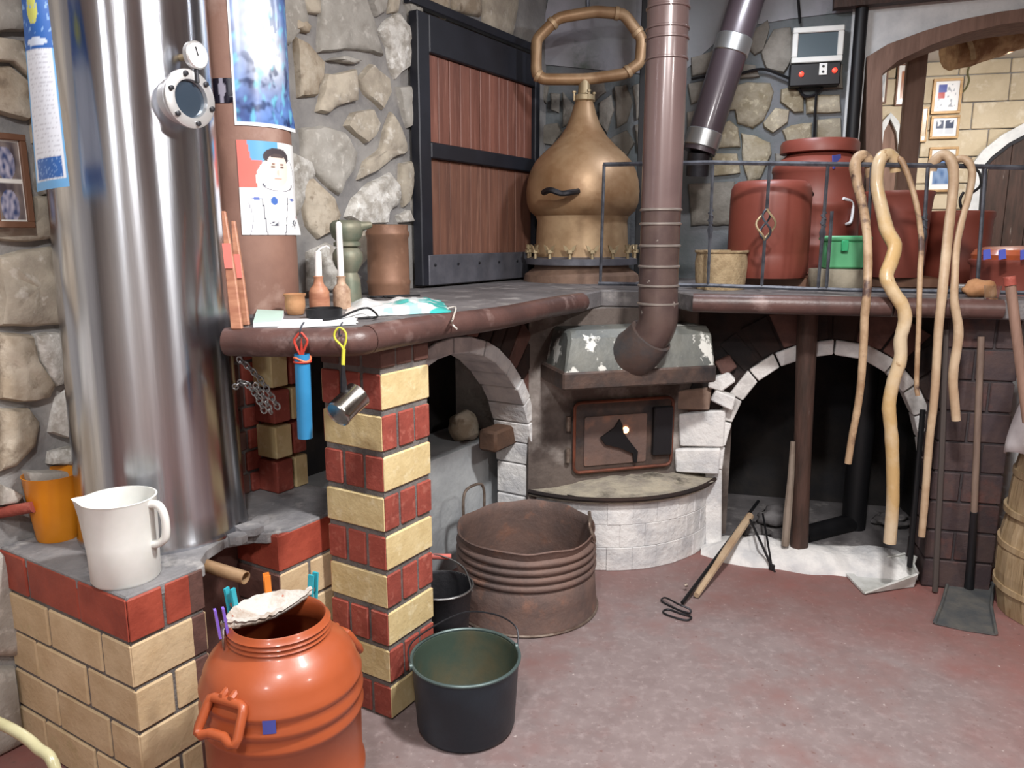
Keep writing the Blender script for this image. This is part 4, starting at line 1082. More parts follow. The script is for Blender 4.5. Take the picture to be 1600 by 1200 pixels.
MB().add(vs, [[i, i+1, i+6, i+5] for i in range(4)]).build('tape_patch', m_tape, ob)
# the filter cloth: sagging over the back left of the mouth
fc = thing('filter_cloth', bc+ZJ*.66, 'stained white filter cloth pegged over the mouth of the orange barrel', 'cloth')
a0, a1 = math.radians(64), math.radians(212); n = 26; vs = []; fs = []
for i in range(n+1):
    a = lerp(a0, a1, i/n); rim = bc+V3((math.cos(a)*.122, math.sin(a)*.122, .638))
    cA = bc+V3((math.cos(a0)*.122, math.sin(a0)*.122, .638)); cB = bc+V3((math.cos(a1)*.122, math.sin(a1)*.122, .638)); ch = lerp(cA, cB, i/n)
    for j in range(9):
        t = j/8
        if j == 0: p = rim+V3((math.cos(a)*.012, math.sin(a)*.012, -.045-.02*nf(a*5, 1)))
        elif j == 1: p = rim+V3((math.cos(a)*.009, math.sin(a)*.009, -.005))
        else:
            q = (j-2)/6; p = lerp(rim+ZJ*.006, ch, q); p.z -= .035*math.sin(q*2.2)*math.sin(math.pi*i/n)-.006*nf(a*7, q*5, 3)
            if j == 8: p.z += .012
        vs.append(p)
for i in range(n):
    for j in range(8): fs.append([i*9+j, i*9+9+j, i*9+10+j, i*9+j+1])
co = MB().add(vs, fs).build('cloth_sheet', m_cloth, fc, sharp=80)
md = co.modifiers.new('s', 'SOLIDIFY'); md.thickness = .003
ring = [vs[i*9+8]+ZJ*.004 for i in range(n+1)]
MB().add(*tube(ring, .006, 6)).build('hem', m_cloth, fc)
for a, mt, lab in ((math.radians(210), m_purple, 'purple clothes peg on the rim of the orange barrel'), (math.radians(163), m_teal, 'teal clothes peg nearest the copper outlet pipe'), (math.radians(118), m_orangep, 'orange clothes peg standing up on the filter cloth'), (math.radians(66), m_teal, 'teal clothes peg at the far edge of the filter cloth')):
    p = bc+V3((math.cos(a)*.126, math.sin(a)*.126, .625)); e = V3((math.cos(a), math.sin(a), 0)); t = V3((-e.y, e.x, 0))
    pg = thing('clothes_peg', p, lab, 'peg', 'pegs on the barrel')
    out = .5 if mt is m_purple else .15
    d = (ZJ+e*out).normalized()
    if mt is m_purple: d = (ZJ*.9+e*.1).normalized()
    for s in (-1, 1):
        b0 = p+e*s*.009-ZJ*.012; tp = p+d*.062+e*s*.009
        MB().add(*prism([b0-t*.008, b0+t*.008, tp+t*.008, tp-t*.008], e*.006)).build('prong', mt, pg, smooth=False)
    MB().add(*tube([p+d*.022-t*.007, p+d*.022+t*.007], .006, 8)).build('spring', m_tin, pg)

# ------------------------------------------------------------------ dark green pot, tub, tin bucket
pc_ = V3((-.148, 2.235, 0))
pt = thing('cooking_pot', pc_, 'dark green enamel pot with wire bail standing on the floor before the striped pillar', 'pot')
MB().add(*lathe(pc_, [(0, 0), (.135, 0), (.15, .006), (.157, .02), (.17, .235), (.172, .24)], 56)).build('body', m_greenpot, pt)
MB().add(*lathe(pc_, [(.172, .238), (.166, .236), (.163, .22), (.15, .03), (.14, .018), (0, .016)], 56)).build('inner_wall', m_potin, pt)
MB().add(*tube([pc_+V3((math.cos(t)*.172, math.sin(t)*.172, .241)) for t in [i*math.pi/28 for i in range(56)]], .0055, 8, closed=True)).build('rim', m_potrim, pt)
ea = math.radians(20); ev = V3((math.cos(ea), math.sin(ea), 0))
for s in (-1, 1):
    c = pc_+V3((math.cos(math.radians(28 if s < 0 else -22))*.172*s*-1 if s < 0 else math.cos(math.radians(-22))*.165, (math.sin(math.radians(28))*-.172*-1 if s < 0 else math.sin(math.radians(-22))*.165), .236)) if False else pc_+ev*s*.17+ZJ*.24
    MB().add(*lathe(c-ev*.003, [(0, 0), (.012, 0), (.012, .008), (0, .008)], 12, axis=ev*s)).build('ear', m_potrim, pt)
MB().add(*tube(cr([pc_-ev*.178+ZJ*.24, pc_-ev*.15+V3((-.03, .08, .275)), pc_+V3((-.03, .165, .30)), pc_+ev*.1+V3((-.01, .13, .30)), pc_+ev*.165+V3((.005, .05, .285)), pc_+ev*.178+ZJ*.24], 6), .003, 6)).build('bail', m_dkmetal, pt)
tc = V3((.06, 3.08, 0))
tb = thing('washtub', tc, 'big rusty ribbed zinc washtub standing on the floor in front of the arch', 'tub')
pr_ = [(0, .004), (.30, .004), (.303, .0), (.306, .008), (.302, .02), (.297, .1), (.292, .17)]
for k in range(4): pr_ += [(.284-k*.001, .178+k*.034), (.297-k*.001, .188+k*.034), (.299-k*.001, .196+k*.034), (.296-k*.001, .203+k*.034), (.283-k*.001, .21+k*.034)]
pr_ += [(.283, .318), (.286, .335), (.292, .345), (.289, .35), (.282, .343), (.276, .31), (.282, .2), (.288, .05), (0, .03)]
vs, fs = lathe(tc, pr_, 72); out = []
for v in vs:
    d = v-tc; a = math.atan2(d.y, d.x); k = ss(.28, .35, d.z); r_ = math.hypot(d.x, d.y)
    d.z += k*(.014*nf(math.cos(a)*2.2, math.sin(a)*2.2, 6)+.012*max(0, math.sin(a*1.0)))
    d.x *= 1+k*.02*nf(a*1.5, 2, 2); d.y *= 1+k*.03*nf(a*1.3, 8, 2)
    out.append(tc+d)
MB().add(out, fs).build('body', m_rust, tb, sharp=60)
MB().add(*tube([tc+V3((math.cos(t)*.305, math.sin(t)*.305, .008)) for t in [i*math.pi/32 for i in range(64)]], .006, 6, closed=True)).build('foot_ring', m_rustlt, tb)
for ang_, h in ((math.radians(143), .115), (math.radians(-5), .05)):
    e = V3((math.cos(ang_), math.sin(ang_), 0)); t = V3((-e.y, e.x, 0)); c = tc+e*.287
    lean = -.02 if h < .08 else .0
    MB().add(*tube(cr([c-t*.07+ZJ*.32, c-t*.072+ZJ*(.35+h*.6)+e*lean, c-t*.045+ZJ*(.35+h)+e*lean, c+t*.045+ZJ*(.35+h)+e*lean, c+t*.072+ZJ*(.35+h*.6)+e*lean, c+t*.07+ZJ*.32], 5), .0065, 8)).build('handle', m_rustlt, tb)
kc = V3((-.262, 2.64, 0))
tk = thing('tin_bucket', kc, 'grey metal bucket with a pink grip tucked behind the striped pillar', 'bucket')
MB().add(*lathe(kc, [(0, .004), (.085, .004), (.09, 0), (.092, .01), (.104, .17), (.107, .18), (.105, .19), (.115, .285), (.12, .29), (.116, .294), (.111, .285), (.088, .015), (0, .012)], 44)).build('body', m_dkmetal, tk, sharp=50)
MB().add(*tube([kc+V3((math.cos(t)*.118, math.sin(t)*.118, .29)) for t in [i*math.pi/20 for i in range(40)]], .004, 6, closed=True)).build('rim', m_chain, tk)
e = V3((math.cos(-.25), math.sin(-.25), 0))
MB().add(*tube(cr([kc-e*.12+ZJ*.28, kc-e*.1+V3((-.02, .07, .33)), kc+V3((-.03, .11, .36)), kc+e*.08+V3((0, .08, .335)), kc+e*.12+ZJ*.28], 6), .0028, 6)).build('bail', m_chain, tk)
MB().add(*tube([kc+V3((-.06, .115, .352)), kc+V3((.03, .112, .352))], .011, 8)).build('grip', m_pink, tk)
# ------------------------------------------------------------------ shutter door on the left wall
a0 = WL.hit(650, 230, .05)[0]; a1 = WL.hit(838, 230, .05)[0]; zt = WL.hit(652, 18, .05)[1]; zb = ZC+.012
sd_ = thing('shutter_door', WL.P((a0+a1)/2, zb, .03), 'tall black framed wooden shutter with red brown planks and a riveted metal foot plate', 'shutter')
fw = .09
def wbox(s0, s1, z0, z1, o0, o1): return obox(WL.P(s0, z0, o0), WL.d*(s1-s0), WL.n*(o1-o0), (0, 0, z1-z0))
zm0 = WL.hit(660, 246, .05)[1]; zm1 = zm0+.075
for (s0, s1, z0, z1) in ((a0, a0+fw, zb, zt), (a1-fw*.6, a1, zb, zt), (a0+fw, a1-fw*.6, zt-.17, zt), (a0+fw, a1-fw*.6, zm0, zm1)):
    MB().add(*wbox(s0, s1, z0, z1, .02, .075)).build('frame_rail', m_frame, sd_, bevel=.005, smooth=False)
n = 11; x = a0+fw; wdt = (a1-fw*.6-x)/n
for k in range(n):
    MB().add(*wbox(x+.003, x+wdt-.003, zm1, zt-.17, .022, .05+rnd.uniform(0, .004))).build('plank', m_plank, sd_, bevel=.004, smooth=False)
    MB().add(*wbox(x+.0012, x+wdt-.0012, zb+.14, zm0, .022, .046+rnd.uniform(0, .003))).build('plank', m_planklo, sd_, bevel=.002, smooth=False)
    x += wdt
pl_ = MB().add(*wbox(a0+fw*.5, a1-.02, zb, zb+.15, .05, .082)).build('foot_plate', m_plate, sd_, bevel=.004, smooth=False)
for k in range(6):
    MB().add(*lathe(WL.P(lerp(a0+fw, a1-.08, k/5), zb+.1, .082), [(.008, 0), (.006, .006), (0, .008)], 8, axis=WL.n)).build('rivet', m_dkmetal, pl_)
MB().add(*wbox(a0-.02, a1+.05, zt+.03, zt+.075, .01, .05)).build('wall_track', m_frame, bevel=.004, smooth=False, label='black metal track fixed to the stone wall above the shutter', cat='track')

# ------------------------------------------------------------------ copper still
SD = 4.50
st_p = aty(908, 430, SD)
sx, sy = st_p.x, SD
st = thing('copper_still', V3((sx, sy, ZC)), 'big hammered copper still with onion head and bolted flange on the counter', 'still')
def zy(y): return zat(908, SD, y)
def rr_(hw, y): return hw*dep(aty(908, y, SD))/FPX
sc0 = V3((sx, sy, 0))
MB().add(*lathe(sc0, [(rr_(90, 430), ZC), (rr_(88, 430), zy(428)), (rr_(74, 425), zy(418)), (rr_(72, 420), zy(410))], 48)).build('fire_collar', m_collar, st)
MB().add(*lathe(sc0, [(rr_(70, 412), zy(414)), (rr_(86, 412), zy(412)), (rr_(86, 402), zy(403)), (rr_(70, 400), zy(400))], 56)).build('flange', m_plate, st, sharp=30)
MB().add(*lathe(sc0, [(rr_(72, 402), zy(404)), (rr_(72, 390), zy(392)), (rr_(70, 345), zy(345)), (rr_(73, 337), zy(337))], 56)).build('boiler_wall', m_copperlt, st)
bp = [(73, 338), (82, 330), (86.5, 318), (88, 300), (86, 282), (82, 267), (74, 252), (63, 240), (50, 228), (37, 214), (27, 198), (20, 180), (16, 165), (13.5, 158)]
MB().add(*lathe(sc0, [(rr_(h, y), zy(y)) for h, y in bp], 64)).build('onion_head', m_copper, st, sharp=60)
MB().add(*lathe(sc0, [(rr_(13, 160), zy(160)), (rr_(17, 158), zy(157)), (rr_(17, 152), zy(150)), (rr_(10, 148), zy(147)), (rr_(8, 132), zy(122))], 24)).build('neck_joint', m_brass, st)
for k in range(16):
    t = k*math.pi/8+.1; c = sc0+V3((math.cos(t)*rr_(83, 405), math.sin(t)*rr_(83, 405), zy(404)))
    bo = MB().add(*lathe(c-ZJ*.02, [(.009, 0), (.009, .055), (.02, .055), (.02, .072), (0, .075)], 6)).build('bolt', m_brass, st)
    for s in (-1, 1):
        w2 = V3((-math.sin(t), math.cos(t), 0))
        MB().add(*prism([c+ZJ*.042, c+w2*s*.026+ZJ*.05, c+w2*s*.036+ZJ*.08, c+w2*s*.016+ZJ*.07], V3((math.cos(t), math.sin(t), 0))*.01)).build('wing', m_brass, bo, smooth=False)
for k in range(4):
    t = k*math.pi/2+.35; c = sc0+V3((math.cos(t)*rr_(17, 155), math.sin(t)*rr_(17, 155), zy(158)))
    MB().add(*lathe(c, [(.006, 0), (.006, .04), (.011, .04), (.011, .05), (0, .05)], 6)).build('clamp_bolt', m_brass, st)
hp_ = [aty(850, 300, SD-.36), aty(860, 297, SD-.375), aty(876, 302, SD-.385), aty(890, 301, SD-.385), aty(904, 298, SD-.375)]
hp_[0].y += .05; hp_[-1].y += .05
MB().add(*tube(cr(hp_, 4), .016, 8)).build('handle', m_dkmetal, st)
lp = [(838, 116), (850, 124), (915, 124), (975, 116), (1000, 98), (1003, 60), (975, 22), (930, 18), (872, 28), (838, 62)]
lpw = [aty(x, y, SD+.0) for x, y in lp]
for i in range(len(lpw)):  # soften corners
    pass
full = []
for i in range(len(lpw)):
    p, q, r3 = lpw[i-1], lpw[i], lpw[(i+1) % len(lpw)]
    full += [lerp(q, p, .22), lerp(q, p, .08)+(r3-q)*.02, lerp(q, r3, .08)+(p-q)*.02, lerp(q, r3, .22)]
ld = MB().add(*tube(full, .031, 14, closed=True)).build('pipe_loop', m_copper, st)
for i in (0, 3, 5, 6, 8):
    q = lpw[i]; r3 = lpw[(i+1) % len(lpw)]; c = lerp(q, r3, .25)
    MB().add(*lathe(c, [(.031, -.012), (.036, -.01), (.036, .01), (.031, .012)], 16, axis=(r3-q))).build('solder_joint', m_copperlt, st)
p = aty(915, 18, SD)
MB().add(*tube([aty(918, 22, SD), aty(918, -20, SD)], .012, 8)).build('hanger', m_iron, st)

# ------------------------------------------------------------------ pipes and cables on the back wall
sp1, sp2 = aty(1186, -60, 4.28), aty(1092, 238, 4.28)
sl = thing('slanted_pipe', sp2, 'dark slanted stove pipe with silver collars in front of the stone wall', 'pipe')
MB().add(*tube([sp1, sp2], .088, 28)).build('pipe_body', m_frbrown if False else M('brown_pipe', '3c3236', .4, .2, coat=.2), sl)
for f in (.43, .93):
    c = lerp(sp1, sp2, f); d_ = (sp2-sp1).normalized()
    MB().add(*lathe(c, [(.088, -.045), (.093, -.04), (.093, .04), (.088, .045)], 28, axis=d_)).build('collar', m_chain, sl)
MB().add(*tube([sp2, sp2+V3((.0, .02, -.12))], .06, 20)).build('pipe_end', m_dkmetal, sl)
x = WB.hit(1003, 200, .2)
MB().add(*obox(WB.P(x[0]-.022, ZC, .2), WB.d*.05, -WB.n*.05, (0, 0, 1.68))).build('post', m_black, label='thin black square post rising behind the brown flue pipe', cat='post', bevel=.003)
cabs = [([(1080, 124), (1110, 118), (1150, 116), (1190, 108), (1222, 118), (1240, 126)], 'black cable strung across the stone wall to the control box'),
        ([(1248, 134), (1254, 148), (1268, 150), (1282, 140), (1285, 136)], 'black cable looped below the control box'),
        ([(1276, 140), (1274, 170), (1272, 215)], 'dark cable hanging from the control box behind the barrel'),
        ([(1250, 36), (1248, 10), (1246, -20)], 'dark cable running up from the white screen')]
for pts, lab in cabs:
    MB().add(*tube(cr([WB.P(*WB.hit(x, y, .05), .05) for x, y in pts], 5), .008, 6)).build('cable', m_black, label=lab, cat='cable')
# screen and control box
def wq(x, y, off): return WB.P(*WB.hit(x, y, off), off)
sa2 = WB.hit(1238, 70, .1)[0]; sb2 = WB.hit(1318, 70, .1)[0]; za = WB.hit(1278, 97, .1)[1]; zb2_ = WB.hit(1278, 41, .1)[1]
sn = thing('display_panel', WB.P((sa2+sb2)/2, za, .02), 'white framed display panel on the stone wall above the black control box', 'display')
fr2 = .03
for (s0, s1, z0, z1) in ((sa2, sb2, za, za+fr2), (sa2, sb2, zb2_-fr2, zb2_), (sa2, sa2+fr2, za+fr2, zb2_-fr2), (sb2-fr2, sb2, za+fr2, zb2_-fr2)):
    MB().add(*obox(WB.P(s0, z0, .02), WB.d*(s1-s0), WB.n*.085, (0, 0, z1-z0))).build('bezel', m_plwhite, sn, bevel=.004, smooth=False)
MB().add(*obox(WB.P(sa2+fr2, za+fr2, .02), WB.d*(sb2-sa2-2*fr2), WB.n*.07, (0, 0, zb2_-za-2*fr2))).build('screen', m_mirror, sn, smooth=False)
cb = thing('control_box', WB.P((sa2+sb2)/2, za-.15, .02), 'black control box with two glowing red lamps under the display panel', 'control box')
zc_ = WB.hit(1276, 134, .1)[1]
MB().add(*obox(WB.P(sa2-.005, zc_, .02), WB.d*(sb2-sa2), WB.n*.09, (0, 0, za-zc_-.005))).build('case', m_black, cb, bevel=.006, smooth=False)
for x, y in ((1252, 116), (1304, 110)):
    s, z = WB.hit(x, y, .11); MB().add(*lathe(WB.P(s, z, .11), [(.013, 0), (.012, .012), (0, .016)], 14, axis=WB.n)).build('indicator_lamp', m_led, cb)
s, z = WB.hit(1286, 108, .11); sw = MB().add(*obox(WB.P(s-.02, z-.03, .108), WB.d*.04, WB.n*.008, (0, 0, .06))).build('switch_plate', m_plwhite, cb, smooth=False)
for dz in (-.014, .014): MB().add(*lathe(WB.P(s, z+dz, .116), [(.007, 0), (.006, .006), (0, .007)], 10, axis=WB.n)).build('button', m_black, sw)

# ------------------------------------------------------------------ things on the left counter
def onc(px, py, z=ZC): p = atz(px, py, z); return V3((p.x, p.y, z))
def turned(name, px, pyb, prof, mat, label, cat, parts=(), back=None, seg=32, group=None, zb=ZC, D=None):
    """prof: (half width px, py) from bottom up; the foot stands on zb"""
    base = onc(px, pyb, zb) if D is None else V3((aty(px, pyb, D).x, D, zb))
    D = base.y
    pf = [(h*dep(aty(px, y, D))/FPX, max(zb, zat(px, D, y))) for h, y in prof]
    pf[0] = (pf[0][0], zb)
    pf = [(0, zb)]+pf
    t = thing(name, base, label, cat, group)
    MB().add(*lathe(V3((base.x, base.y, 0)), pf, seg)).build('body', mat, t, sharp=50)
    return t, base, D
t, b, D = turned('copper_canister', 608, 452, [(32, 452), (33, 444), (34, 440), (32.5, 436), (32, 372), (34, 368), (34, 364), (32, 360), (32, 352), (30, 351), (29, 360), (28, 440), (0, 442)], m_canister, 'dull copper canister with two hoops standing against the stone wall', 'canister', D=3.38)
t, b, D = turned('clay_cup', 462, 492, [(10, 496), (13, 490), (15.5, 478), (15.5, 470), (15, 464), (17, 461), (17.5, 459), (15.5, 459), (13.5, 466), (11, 488), (0, 490)], m_clay, 'small terracotta cup on the counter beside the candlesticks', 'cup')
for (px, yb, m1, yt, tilt, hw, lab, prof) in [(500, 486, m_turnwood, 392, -.01, 5.5, 'red brown turned wooden candlestick with a short dripped white candle', [(15.5, 486), (16, 470), (15.5, 462), (15.5, 456), (13, 450), (8, 444), (6.5, 436), (8, 432), (5.5, 431), (5, 436), (0, 437)]),
                                         (535, 482, m_turnpale, 346, 0, 5, 'pale speckled wooden candlestick with a tall white candle', [(13.5, 482), (14, 470), (13.5, 462), (13.5, 452), (11, 448), (7, 443), (6, 436), (7.5, 432), (5.5, 431), (5, 436), (0, 437)])]:
    t, b, D = turned('candlestick', px, yb, prof, m1, lab, 'candlestick', group='turned candlesticks')
    z0 = zat(px, D, 436); z1 = zat(px, D, yt); r = hw*D/FPX
    p0 = V3((b.x, b.y, z0)); p1 = aty(px-(6 if yt < 360 else 3), yt, D)
    MB().add(*tube([p0, lerp(p0, p1, .5), lerp(p0, p1, .97), p1], [r, r*.97, r*.9, r*.4], 14)).build('candle', m_candle, t)
    if yt > 360: MB().add(*tube([p1, p1+V3((.012, 0, .01)), p1+V3((.03, 0, .016)), p1+V3((.04, 0, .008))], .003, 6)).build('wax_drip', m_candle, t)
    MB().add(*tube([p1, p1+ZJ*.008], .0012, 5)).build('wick', m_black, t)
t, b, D = turned('bronze_mortar', 545, 446, [(20, 446), (18, 436), (14, 426), (20, 416), (23.5, 405), (23, 396), (18, 388), (15, 386), (21, 384), (21, 379), (17, 377), (23, 370), (26, 358), (25, 350), (20, 345), (15, 344), (14, 350), (0, 352)], m_bronze, 'greenish bronze mortar standing by the copper canister', 'mortar', D=3.02)
MB().add(*tube([aty(562, 354, D), aty(580, 351, D+.02)], [.02, .012], 10)).build('side_knob', m_bronze, t)
MB().add(*lathe(onc(507, 497), [(0, 0), (.05, 0), (.055, .004), (.056, .03), (.052, .032), (.05, .01), (0, .008)], 32)).build('ashtray', m_black, label='round black ashtray in front of the candlesticks', cat='ashtray')
# pale green notebook with white leaves
nbk = [onc(396, 512), onc(440, 510), onc(444, 493), onc(402, 491)]
nb_ = thing('notebook', nbk[0], 'pale green notebook lying on the counter next to the paddles', 'notebook')
MB().add(*prism([p+ZJ*.001 for p in nbk], (0, 0, .012))).build('leaves', m_paper, nb_, smooth=False)
MB().add(*prism([p+ZJ*.013 for p in nbk], (0, 0, .003))).build('cover', m_bookgreen, nb_, smooth=False)
def crumple(name, quad, mat, label, cat, h, seed, n=14, ink=None, flat=False):
    vs = []; fs = []
    for j in range(n+1):
        for i in range(n+1):
            u, v = i/n, j/n; p = lerp(lerp(quad[0], quad[1], u), lerp(quad[3], quad[2], u), v)
            e = min(1, 6*min(u, 1-u, v, 1-v)); z = .002+(h*e*(.65+.5*nf(u*4, v*4, seed)+.3*nf(u*9, v*9, seed+3)) if h else 0)
            vs.append(V3((p.x+.008*nf(u*5, v*5, seed+8), p.y+.008*nf(u*5, v*5, seed+5), p.z+max(.001, z))))
    for j in range(n):
        for i in range(n): fs.append([j*(n+1)+i, j*(n+1)+i+1, (j+1)*(n+1)+i+1, (j+1)*(n+1)+i])
    o = MB().add(vs, fs).build(name, mat, label=label, cat=cat, sharp=80)
    if ink:
        at = o.data.color_attributes.new('print', 'FLOAT_COLOR', 'POINT')
        at.data.foreach_set('color', [x for j in range(n+1) for i in range(n+1) for x in (*ink(i/n, j/n), 1)])
    return o
crumple('paper_sheet', [onc(434, 515), onc(558, 508), onc(556, 496), onc(442, 500)], m_paper, 'flat white sheet of paper under the black ashtray', 'paper', 0, 2)
def packink(u, v):
    c = rgb('eceff0')
    if .1 < nf(u*7, v*5, 4) and u > .35: c = rgb('a9dfe0')
    if ((u-.55)/.07)**2+((v-.5)/.2)**2 < 1 or (u > .78 and nf(u*9, v*7, 1) > -.1): c = rgb('3fb9b4')
    return c
crumple('plastic_packet', [onc(538, 497), onc(705, 489), onc(690, 470), onc(545, 475)], m_gloss, 'crumpled white plastic packet with turquoise print on the counter', 'packet', .03, 5, 30, packink)
MB().add(*tube(cr([onc(700, 487)+ZJ*.012, onc(712, 484)+ZJ*.008, atz(708, 500, ZC)+V3((0, -.02, .004)), aty(706, 506, 2.44), aty(714, 514, 2.43)], 5), .003, 6)).build('string', m_cloth, label='white string hanging from the plastic packet over the rounded edge', cat='string')
gl = thing('sunglasses', onc(600, 470), 'black folded glasses lying behind the plastic packet', 'glasses')
for x in (588, 616):
    c = onc(x, 469)+ZJ*.012; MB().add(*tube([c+V3((math.cos(t)*.026, math.sin(t)*.02, .0)) for t in [i*math.pi/8 for i in range(16)]], .004, 6, closed=True)).build('lens_rim', m_black, gl)
    MB().add(*prism([c+V3((math.cos(t)*.024, math.sin(t)*.018, -.001)) for t in [i*math.pi/6 for i in range(12)]], (0, 0, .002))).build('lens', m_darkglass, gl)
for x0, x1 in ((574, 640), (600, 656)):
    MB().add(*tube([onc(x0, 467)+ZJ*.008, onc(x1, 464)+ZJ*.008], .004, 6)).build('temple', m_black, gl)
MB().add(*tube(cr([onc(505, 503)+ZJ*.006, onc(530, 500)+ZJ*.006, onc(552, 497)+ZJ*.02, onc(575, 495)+ZJ*.028, onc(590, 498)+ZJ*.01, onc(582, 502)+ZJ*.01, onc(560, 501)+ZJ*.006], 5), .0035, 6)).build('cord', m_black, label='thin black cord coiled on the counter edge beside the ashtray', cat='cord')
# inside the left arch
def lump(name, c, rx, ry, rz, mat, label, cat, seed, amp=.25):
    vs, fs = lathe(V3((0, 0, 0)), [(0, -1)]+[(math.cos(math.radians(a)), math.sin(math.radians(a))) for a in range(-75, 90, 15)]+[(0, 1)], 20)
    out = []
    for v in vs:
        k = 1+amp*nf(v.x*1.7+seed, v.y*1.7, v.z*1.7); v = v*k
        out.append(V3((c.x+v.x*rx, c.y+v.y*ry, c.z+max(-.92, v.z)*rz+rz*.92)))
    return MB().add(out, fs).build(name, mat, label=label, cat=cat, sharp=70)
lc = atz(722, 694, zl); lump('stone_lump', V3((lc.x, lc.y+.08, zl)), .08, .07, .075, m_st[3], 'rough brown stone lump on the ledge inside the left arch', 'stone', 3)
lb = atz(785, 708, zl); MB().add(*cbox(V3((lb.x-.02, lb.y+.1, zl+.001)), .2, .1, .1, math.radians(58.5))).build('loose_brick', m_dkclay, label='loose brown brick on the ledge inside the left arch', cat='brick', bevel=.012)

# ------------------------------------------------------------------ hung from the rounded edge
DH = EL1.y-.078
def hk(px, py): return aty(px, py, DH)
bt = thing('blue_tube', hk(477, 684), 'blue plastic tube hanging from the counter edge by a red cord', 'tube')
v_, f_ = tube([hk(471.5, 553), hk(473, 580), hk(477, 684)], .0205, 18, cap=False); m = MB().add(v_, f_); v_, f_ = tube([hk(471.5, 553), hk(477, 684)], .0175, 18, cap=False); m.add(v_, f_); m.build('tube_body', m_bluetube, bt)
MB().add(*tube([hk(472.5, 561)+V3((math.cos(t)*.022, math.sin(t)*.022, .006*math.sin(t*2))) for t in [i*math.pi/8 for i in range(16)]], .003, 6, closed=True)).build('cord_wrap', m_orcord, bt)
MB().add(*tube([hk(472.5, 565)+V3((math.cos(t)*.022, math.sin(t)*.022, 0)) for t in [i*math.pi/8 for i in range(16)]], .003, 6, closed=True)).build('cord_wrap', m_redcord, bt)
MB().add(*tube(cr([hk(472, 560), hk(460, 535), hk(464, 525), hk(470, 520), hk(476, 526), hk(480, 534), hk(474, 550), hk(472, 562)], 5), .0035, 6)).build('cord_loop', m_redcord, bt)
MB().add(*tube([hk(470, 556), hk(471, 530), hk(472, 556)], .004, 6)).build('cord_knot', m_redcord, bt)
dpn = thing('dipper', hk(540, 660), 'small tin dipper hanging from the counter edge by a yellow cord', 'dipper')
MB().add(*tube(cr([hk(537, 572), hk(536, 545), hk(524, 530), hk(523, 520), hk(530, 512), hk(539, 518), hk(541, 530), hk(537, 544)], 5), .003, 6)).build('cord_loop', m_yelcord, dpn)
MB().add(*tube([hk(537, 545), hk(536, 570)], .005, 6)).build('cord_knot', m_yelcord, dpn)
MB().add(*tube([hk(536, 568), hk(537, 596), hk(538, 616)], [.004, .008, .009], 8)).build('handle', m_dkmetal, dpn)
ca, cb_ = hk(531, 644), hk(556, 620); ca = ca+V3((0, -.035, 0)); cb_ = cb_+V3((0, .03, 0)); dv = (cb_-ca).normalized(); Lc = (cb_-ca).length
MB().add(*lathe(ca, [(0, .003), (.034, .003), (.037, 0), (.039, .004), (.038, .01), (.037, Lc*.5), (.0375, Lc-.006), (.039, Lc), (.036, Lc), (.035, .01), (0, .006)], 32, axis=dv)).build('cup', m_tin, dpn, sharp=40)
for x, nm in ((470, 'hook'), (531, 'hook')):
    MB().add(*tube(cr([hk(x, 506)+V3((0, .03, 0)), hk(x, 512), hk(x-1, 524), hk(x+3, 524)], 4), .0028, 6)).build('hook', m_iron, parent=bt if x == 470 else dpn)
ch = thing('chain', aty(410, 650, 2.2), 'galvanised chain hanging under the counter beside the steel column', 'chain')
def links(pts, n):
    c = cr(pts, 8); L = [0]
    for a, b in zip(c, c[1:]): L.append(L[-1]+(b-a).length)
    for k in range(n):
        d = L[-1]*(k+.5)/n; i = max(i for i in range(len(L)) if L[i] <= d); i = min(i, len(c)-2)
        p = lerp(c[i], c[i+1], (d-L[i])/max(1e-6, L[i+1]-L[i])); t = (c[i+1]-c[i]).normalized(); s = t.cross(V3((0, 1, .2))).normalized()
        w_ = s if k % 2 == 0 else t.cross(s).normalized(); le = L[-1]/n*.72
        MB().add(*tube([p+t*math.cos(q)*le+w_*math.sin(q)*.0085 for q in [j*math.pi/5 for j in range(10)]], .0026, 5, closed=True)).build('link', m_chain, ch)
links([aty(372, 560, 2.22), aty(395, 580, 2.2), aty(412, 600, 2.19), aty(435, 638, 2.18)], 13)
links([aty(366, 606, 2.22), aty(380, 597, 2.2), aty(398, 614, 2.19), aty(414, 644, 2.18)], 11)
links([aty(398, 600, 2.18), aty(412, 620, 2.175), aty(424, 646, 2.17)], 8)
# ------------------------------------------------------------------ railing on the right wing
RL = Plane((.44, 3.74), V3((1.66, -.50, 0)))
rl = thing('iron_railing', RL.P(.8, ZC), 'grey wrought iron railing with twisted bars along the back counter', 'railing')
def rp_(x, y, off=0): return RL.P(*RL.hit(x, y, off), off)
def rbar(pts, r, name, seg=6): return MB().add(*tube([rp_(x, y) for x, y in pts], r, seg)).build(name, m_iron, rl)
rbar([(943, 257), (1110, 254), (1340, 257), (1480, 259), (1640, 263)], .011, 'top_rail')
rbar([(935, 443), (1110, 446), (1320, 453), (1500, 456), (1640, 458)], .010, 'bottom_rail')
bars = [((944, 257), (938, 443), 0), ((1114, 254), (1106, 446), 1), ((1203, 255), (1190, 448), 2), ((1294, 256), (1278, 452), 1), ((1300, 330), (1291, 452), 0), ((1362, 258), (1352, 454), 0), ((1450, 259), (1438, 455), 1), ((1540, 261), (1526, 457), 0)]
